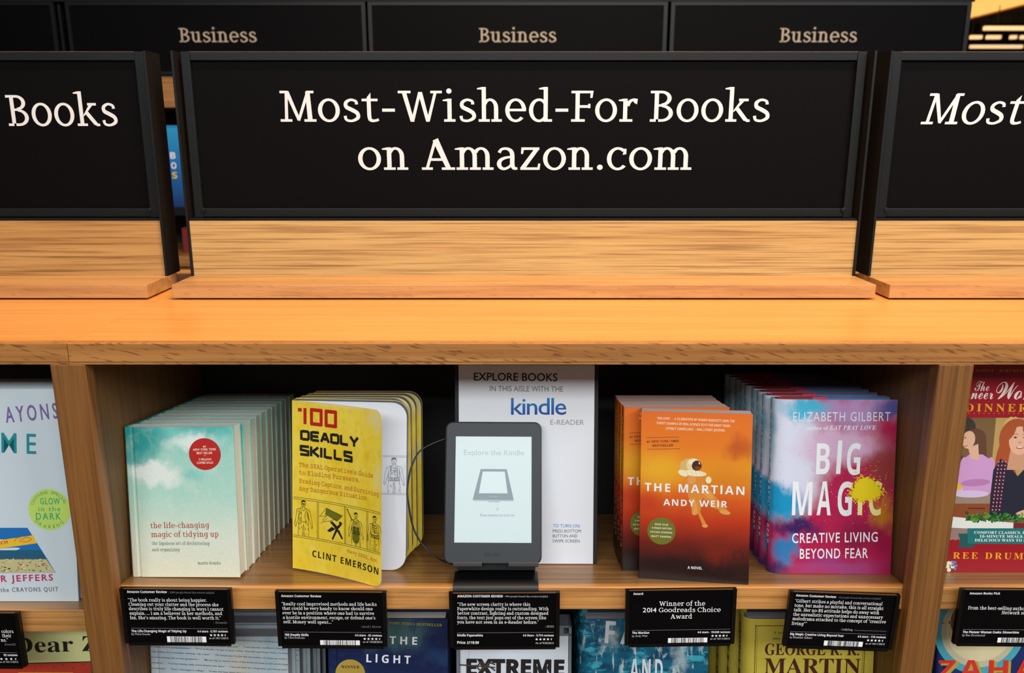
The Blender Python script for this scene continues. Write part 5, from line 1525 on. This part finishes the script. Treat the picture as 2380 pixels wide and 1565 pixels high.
# red cookbook
P_RED = paint('red_cookbook', (158, 20, 34), [('noise', 40, (1, 1, 1), 0.45, 0.7, (172, 28, 40), 0.6)], 0.35)
def ex_cook(m, mp):
    P = lambda n, c: mat('print_' + n, c, 0.5)
    F = lambda polys, col, l: m.face2d([mm(p) for p in polys], col, mp, PRINT * l)
    F([[(0.5, 40), (199, 40), (199, 192), (0.5, 192)]], P('kitchen', (120, 86, 46)), .5)
    F([[(50, 100), (120, 100), (120, 192), (54, 192)]], P('wall_tan', (186, 150, 84)), .6)
    F([ell(14, 180, 16, 14, 24), ell(12, 135, 7, 12, 18)], P('dark_nook', (52, 40, 28)), .65)
    F([ell(75, 178, 12, 16, 20)], P('tan_light', (206, 172, 100)), .7)
    F([ell(62, 141, 5, 4, 14), ell(70, 150, 3, 6, 12)], P('blue_jar', (70, 130, 160)), .7)
    # person at the back in a pink jumper
    F([ell(30, 166, 13.5, 13, 24, .4), [(30, 178), (43, 170), (46, 138), (34, 146)]], P('brown_hair', (96, 58, 32)), .8)
    F([ell(22, 165, 8, 11, 22, -.15), [(22, 155), (34, 160), (36, 140), (26, 142)]], P('skin', (222, 172, 140)), .9)
    F([[(14.5, 166), (12, 162), (15, 161)]], P('skin', (222, 172, 140)), .9)
    F([ell(18, 167.5, 1.2, .6, 10), line2(curve2([(15.5, 157.5), (18, 156.6), (20.5, 158)], 3), .7)[2]], P('eye', (50, 30, 24)), .97)
    F([line2(curve2([(15, 157.8), (18, 156.6), (21, 158.2)], 3), .9)[k] for k in range(6)], P('lips', (190, 70, 70)), .96)
    F([[(24, 147), (40, 147), (54, 138), (58, 106), (46, 92), (16, 92), (14, 110), (15, 140)], ell(16, 122, 5, 22, 18, -.08), ell(53, 124, 6, 20, 18, .15)], P('pink_jumper', (206, 150, 196)), .85)
    F([ell(33, 112, 18, 4.5, 18, .06)], P('pink_shade', (182, 120, 172)), .95)
    # table, crockery, drawer
    F([[(2, 86), (54, 86), (54, 98), (2, 98)]], P('counter_grey', (150, 128, 108)), .95)
    F([ell(28, 98, 22, 4.5, 20), ell(12, 104, 6, 6, 16)], P('lilac_bowl', (212, 186, 214)), 1.0)
    F([ell(13, 107, 4, 4, 14)], P('lemon', (226, 176, 30)), 1.1)
    F([[(2, 40), (54, 40), (54, 86), (2, 86)]], P('drawer', (140, 66, 26)), .96)
    F([line2([(26, 80), (46, 80)], 1.4)[0]], P('pull', (60, 40, 26)), 1.05)
    # person in front: red hair, dark embroidered top
    F([ell(80, 166, 21, 25, 32), ell(66, 140, 10, 30, 24, -.12), ell(73, 122, 9, 14, 20, .3), ell(101, 145, 9, 34, 24, .1)], P('red_hair', (170, 74, 24)), 1.2)
    F([[(74, 156), (92, 156), (98, 128), (70, 128)]], P('neck', (206, 148, 112)), 1.25)
    F([ell(84, 164, 13, 17.5, 30)], P('face', (228, 172, 140)), 1.3)
    F([ell(72, 174, 5, 12, 16, -.5), ell(94, 176, 6, 10, 16, .5)], P('red_hair', (170, 74, 24)), 1.4)
    F([ell(78.5, 168, 2, 1.0, 12), ell(90, 168, 2, 1.0, 12)], P('eye', (50, 30, 24)), 1.45)
    F([line2(curve2([(75.5, 171), (79, 172.3), (82, 171.2)], 3), .6)[k] for k in range(6)] + [line2(curve2([(87, 171.2), (90, 172.3), (93, 171)], 3), .6)[k] for k in range(6)], P('brow', (130, 70, 40)), 1.45)
    F([[(83, 163), (86, 163), (86.5, 160.5), (82.5, 160.5)]], P('nose', (206, 142, 110)), 1.45)
    F([ell(84.5, 155.5, 4.6, 1.7, 16)], P('lips', (190, 70, 70)), 1.45)
    F([ell(84.5, 156, 3.6, .8, 14)], P('teeth', (245, 235, 228)), 1.5)
    F([[(62, 142), (72, 134), (84, 120), (96, 134), (110, 142), (126, 128), (130, 66), (52, 66), (52, 96), (54, 128)]], P('dark_top', (24, 24, 44)), 1.22)
    for k in range(14):
        v = 138 - k * 4.6
        for q in (0, 4.2, 8.4):
            F([ell(60 + q - k * .35, v, 1.3, 1.6, 8)], P('stitch', (150, 40, 70)), 1.5)
            F([ell(60 + q - k * .35, v, .5, .6, 6)], P('teeth', (245, 235, 228)), 1.6)
    F([ell(98, 74, 16, 5, 20, .2)], P('face', (228, 172, 140)), 1.55)
    F([[(4, 56), (82, 52), (82, 62), (4, 70)]], P('dish', (226, 224, 214)), 1.6)
    F([[(82, 52), (150, 48), (150, 58), (82, 62)]], P('dish_red', (120, 24, 34)), 1.6)
    rnd = random.Random(9)
    for k in range(130):
        F([ell(24 + 70 * rnd.random(), 64 + 12 * rnd.random() * (1 - abs(rnd.random() - .5)), rnd.uniform(1.2, 3.2), rnd.uniform(.8, 1.8), 8, rnd.uniform(0, 3))], P('leaf%s' % 'abc'[k % 3], ((40, 110, 30), (70, 150, 40), (24, 70, 24))[k % 3]), 1.7 + k * .003)
    F([[(0.5, 40), (60, 40), (60, 56), (0.5, 60)]], P('table_top', (150, 120, 110)), 1.3)
    # red bands with a scalloped rim, ribbon, flowers
    F([[(0, 196), (200, 196), (200, 263), (0, 263)]], P_RED, 1.9)
    F([[(0, 0), (200, 0), (200, 38), (0, 38)]], P_RED, 1.9)
    F([ell(3 + k * 6, 196, 3.1, 3.4, 12) for k in range(33)] + [ell(3 + k * 6, 38, 3.1, 3.2, 12) for k in range(33)], P_RED, 1.95)
    F([disc(3 + k * 6, 197.5, .5, 8) for k in range(33)], ink('gold'), 2.2)
    F([[(15, 48.5), (28, 48.5), (36, 36), (35, 31), (15.4, 31), (18, 39.6)]], P('ribbon_dark', (16, 84, 82)), 2.2)
    F([[(26, 55.2), (185, 55), (185, 35), (27.4, 35.8)]], P('ribbon', (14, 110, 106)), 2.4)
    F([disc(7 + 3 * math.cos(k), 7 + 5 * math.sin(k * 2.1), 2.6, 12) for k in range(5)], P('flower', (226, 228, 190)), 2.3)
    F([disc(12 + 2.4 * math.cos(k * 1.3), 8 + 5 * math.sin(k), 1.8, 10) for k in range(5)], P('flower_blue', (100, 130, 180)), 2.35)
hardback('cookbook', 'red cookbook with a red-haired person on its cover, right bay, frontmost', 'red cookbooks', .200, .2635, .030, P_RED, 'pioneer', S1, .5310, .0470, ex_cook, 3, .036, 0,
         'red cookbook in the right bay, %s behind the front one', WHITE_PAGES)
# lower shelf
P_QUOTE = paint('pale_quote_cover', (178, 190, 194), [('blob', 0.62, 0.80, 0.16, 0.3, (206, 190, 160), 0.6, 1, 4, 0.25), ('blob', 0.2, 0.9, 0.2, 0.2, (150, 176, 196), 0.6, 1, 4, 0.3),
    ('blob', 0.9, 0.9, 0.12, 0.2, (130, 180, 200), 0.6, 1, 4, 0.2), ('noise', 6, (1, 1, 1), 0.45, 0.7, (196, 206, 206), 0.7)], 0.3)
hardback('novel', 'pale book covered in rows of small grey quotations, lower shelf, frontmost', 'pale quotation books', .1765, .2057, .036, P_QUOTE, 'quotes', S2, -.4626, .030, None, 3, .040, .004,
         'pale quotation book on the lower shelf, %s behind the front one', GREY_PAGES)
P_NIGHT = paint('night_blue_cover', (12, 30, 74), [('blob', 0.55, 0.93, 0.42, 0.14, (74, 112, 108), 0.9, 0.9, 4, 0.3), ('blob', 0.95, 0.78, 0.3, 0.08, (30, 64, 104), 0.7, 1, 6, 0.3),
    ('blob', 0.2, 0.68, 0.3, 0.05, (24, 70, 110), 0.6, 1, 6, 0.3), ('noise', 9, (1, 3, 1), 0.5, 0.75, (28, 58, 100), 0.4)], 0.4)
def ex_night(m, mp):
    m.face2d([mm(disc(28.3, 156.5, 19))], ink('gilt'), mp, PRINT)
hardback('novel', 'dark blue novel with a gold winner seal, lower shelf, frontmost', 'dark blue novels', .1532, .229, .034, P_NIGHT, 'light', S2, -.2352, .030, ex_night, 3, .038, -.0015,
         'dark blue novel on the lower shelf, %s behind the front one', CREAM_PAGES)
def ex_barb(m, mp):
    S = mat('print_wire', (70, 60, 52), 0.4)
    for pl in ([(0, 168.5), (22, 167), (45, 165)], [(22, 166), (28, 172), (33, 165), (37, 171), (45, 169)], [(21, 168), (27, 161), (34, 168), (45, 161)]):
        m.face2d([mm(p) for p in line2(curve2(pl, 5), 1.9)], S, mp, PRINT * 4)
bk = hardback('novel', 'white book with bold black title and barbed wire, lower shelf', None, .1387, .2063, .030, mat('white_glossy_cover', (218, 224, 230), 0.3), 'extreme', S2, -.0669, .030, ex_barb, 0, page=WHITE_PAGES)
KEEPER = mat('grey_security_plastic', (112, 118, 124), 0.3)
m = MB()
wq, hq = .1387, .2063
for x0, x1, z0, z1 in ((-wq / 2 - .004, -wq / 2 - .0005, -.0, hq + .014), (wq / 2 + .0005, wq / 2 + .004, -.0, hq + .014), (-wq / 2 - .004, wq / 2 + .004, hq + .0010, hq + .0035), (-wq / 2 - .004, wq / 2 + .004, hq + .0115, hq + .014)):
    m.box(x0, x1, -.001, .034, z0, z1, KEEPER)
for x0, x1 in ((wq / 2 - .030, wq / 2 - .006), (-wq / 2 + .006, -wq / 2 + .03)):
    m.box(x0, x1, -.001, .030, hq + .0035, hq + .0115, KEEPER)
m.build('security_frame', bk)['label'] = 'grey plastic anti-theft frame'
P_WAVES = paint('wave_cover', (8, 98, 126), [('noise', 3.2, (1.6, 5, 1), 0.42, 0.62, (4, 60, 86), 0.9), ('noise', 4.5, (1.2, 4.2, 1), 0.53, 0.62, (64, 172, 190), 0.9),
    ('noise', 7, (3.2, 1.3, 1), 0.56, 0.64, (186, 204, 202), 0.8), ('blob', 0.22, 0.90, 0.10, 0.12, (186, 200, 200), 0.8, 1, 7, 0.3), ('blob', 0.78, 0.78, 0.08, 0.15, (190, 204, 202), 0.7, 1, 8, 0.3)], 0.35)
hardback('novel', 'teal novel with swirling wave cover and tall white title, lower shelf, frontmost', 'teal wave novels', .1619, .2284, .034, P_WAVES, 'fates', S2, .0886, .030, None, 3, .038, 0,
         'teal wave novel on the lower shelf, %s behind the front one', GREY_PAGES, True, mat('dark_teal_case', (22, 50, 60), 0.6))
P_GOLD = paint('old_gold_cover', (196, 176, 60), [('noise', 5, (1, 1, 1), 0.4, 0.7, (210, 190, 76), 0.8), ('noise', 12, (1, 1, 1), 0.55, 0.8, (160, 138, 40), 0.5)], 0.45)
def ex_gold(m, mp):
    for q in (12, 151.6):
        m.face2d([mm(line2([(q, z), (q, z + 1.5)], 1.1)[0]) for z in [20 + 3 * k for k in range(67)]], ink('maroon'), mp, PRINT)
        m.face2d([mm(line2([(q + 2.2 * (1 if q < 50 else -1), 20), (q + 2.2 * (1 if q < 50 else -1), 218)], .4)[0])], ink('brown'), mp, PRINT)
    m.face2d([mm(line2([(x, 220), (x + 1.5, 220)], 1.1)[0]) for x in [12 + 3 * k for k in range(47)]], ink('maroon'), mp, PRINT)
    sm = round_spine(.1636, .034, .229, .010, .003, .0045, .011)
    m.text('GEORGE R. R. MARTIN', 'SB', 0, 0, 150, 0, 9, ink('maroon'), sm, PRINT * 3, 1.1)
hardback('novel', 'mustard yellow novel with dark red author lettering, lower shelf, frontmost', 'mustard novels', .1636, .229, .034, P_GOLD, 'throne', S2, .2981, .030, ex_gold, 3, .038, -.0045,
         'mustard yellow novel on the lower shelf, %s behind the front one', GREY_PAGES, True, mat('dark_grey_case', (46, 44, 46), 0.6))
def ex_zoo(m, mp):
    m.face2d([mm([(0, 0), (213, 0), (213, 172.5), (0, 167)])], mat('print_brick', (178, 52, 30), 0.5), mp, PRINT)
    m.face2d([mm(line2([(0, 167), (213, 172.5)], 1.2)[0])], ink('black'), mp, PRINT * 2)
    m.face2d([mm(disc(x, z, .8, 8)) for x, z in ((128, 166), (142, 163), (150, 167), (166, 165), (178, 168), (190, 164), (204, 169))], ink('maroon'), mp, PRINT * 2)
    m.face2d([mm([(30, 20), (90, 20), (90, 150), (30, 150)]), mm([(120, 20), (190, 20), (190, 158), (120, 158)])], ink('yellow'), mp, PRINT * 2)
hardback('picture_book', 'pale yellow picture book with big black title, lower shelf of the left bay', None, .213, .2143, .015, mat('pale_yellow_cover', (214, 214, 146), 0.45), 'zoo', S2, -.7515, .030, ex_zoo, 0, page=WHITE_PAGES)
def ex_platter(m, mp):
    F = lambda polys, col, l: m.face2d([mm(p) for p in polys], col, mp, PRINT * l)
    F([disc(52, 214, 58, 60)], mat('print_turquoise', (70, 160, 176), 0.5), 1)
    F([disc(52, 214, 49, 60)], mat('print_rim', (190, 182, 150), 0.5), 1.3)
    F([disc(52, 216, 43, 60)], mat('print_glaze', (214, 200, 156), 0.5), 1.6)
    F([ell(48, 226, 34, 30, 40)], mat('print_stew', (112, 84, 40), 0.6), 2)
    rnd = random.Random(2)
    F([ell(48 + rnd.gauss(0, 12), 226 + rnd.gauss(0, 10), rnd.uniform(1, 3), rnd.uniform(1, 2), 8) for k in range(40)], mat('print_crumb', (160, 116, 50), 0.6), 2.3)
    for dx, dz, c, l in ((3, 2.2, ink('gilt'), 2.6),):
        m.text('ZAHAV', 'NB', *(lambda a: (a[2] + dx, a[3] - dz, a[4] + dx, a[5] - dz, a[6]))(TX['platter'][0]), c, mp, PRINT * l, 1.2, .02)
hardback('cookbook', 'navy cookbook showing a bowl on a turquoise plate, lower shelf of the right bay', None, .206, .246, .028, mat('navy_cover', (26, 42, 96), 0.4), 'platter', S2, .5435, .030, ex_platter, 0, page=WHITE_PAGES)
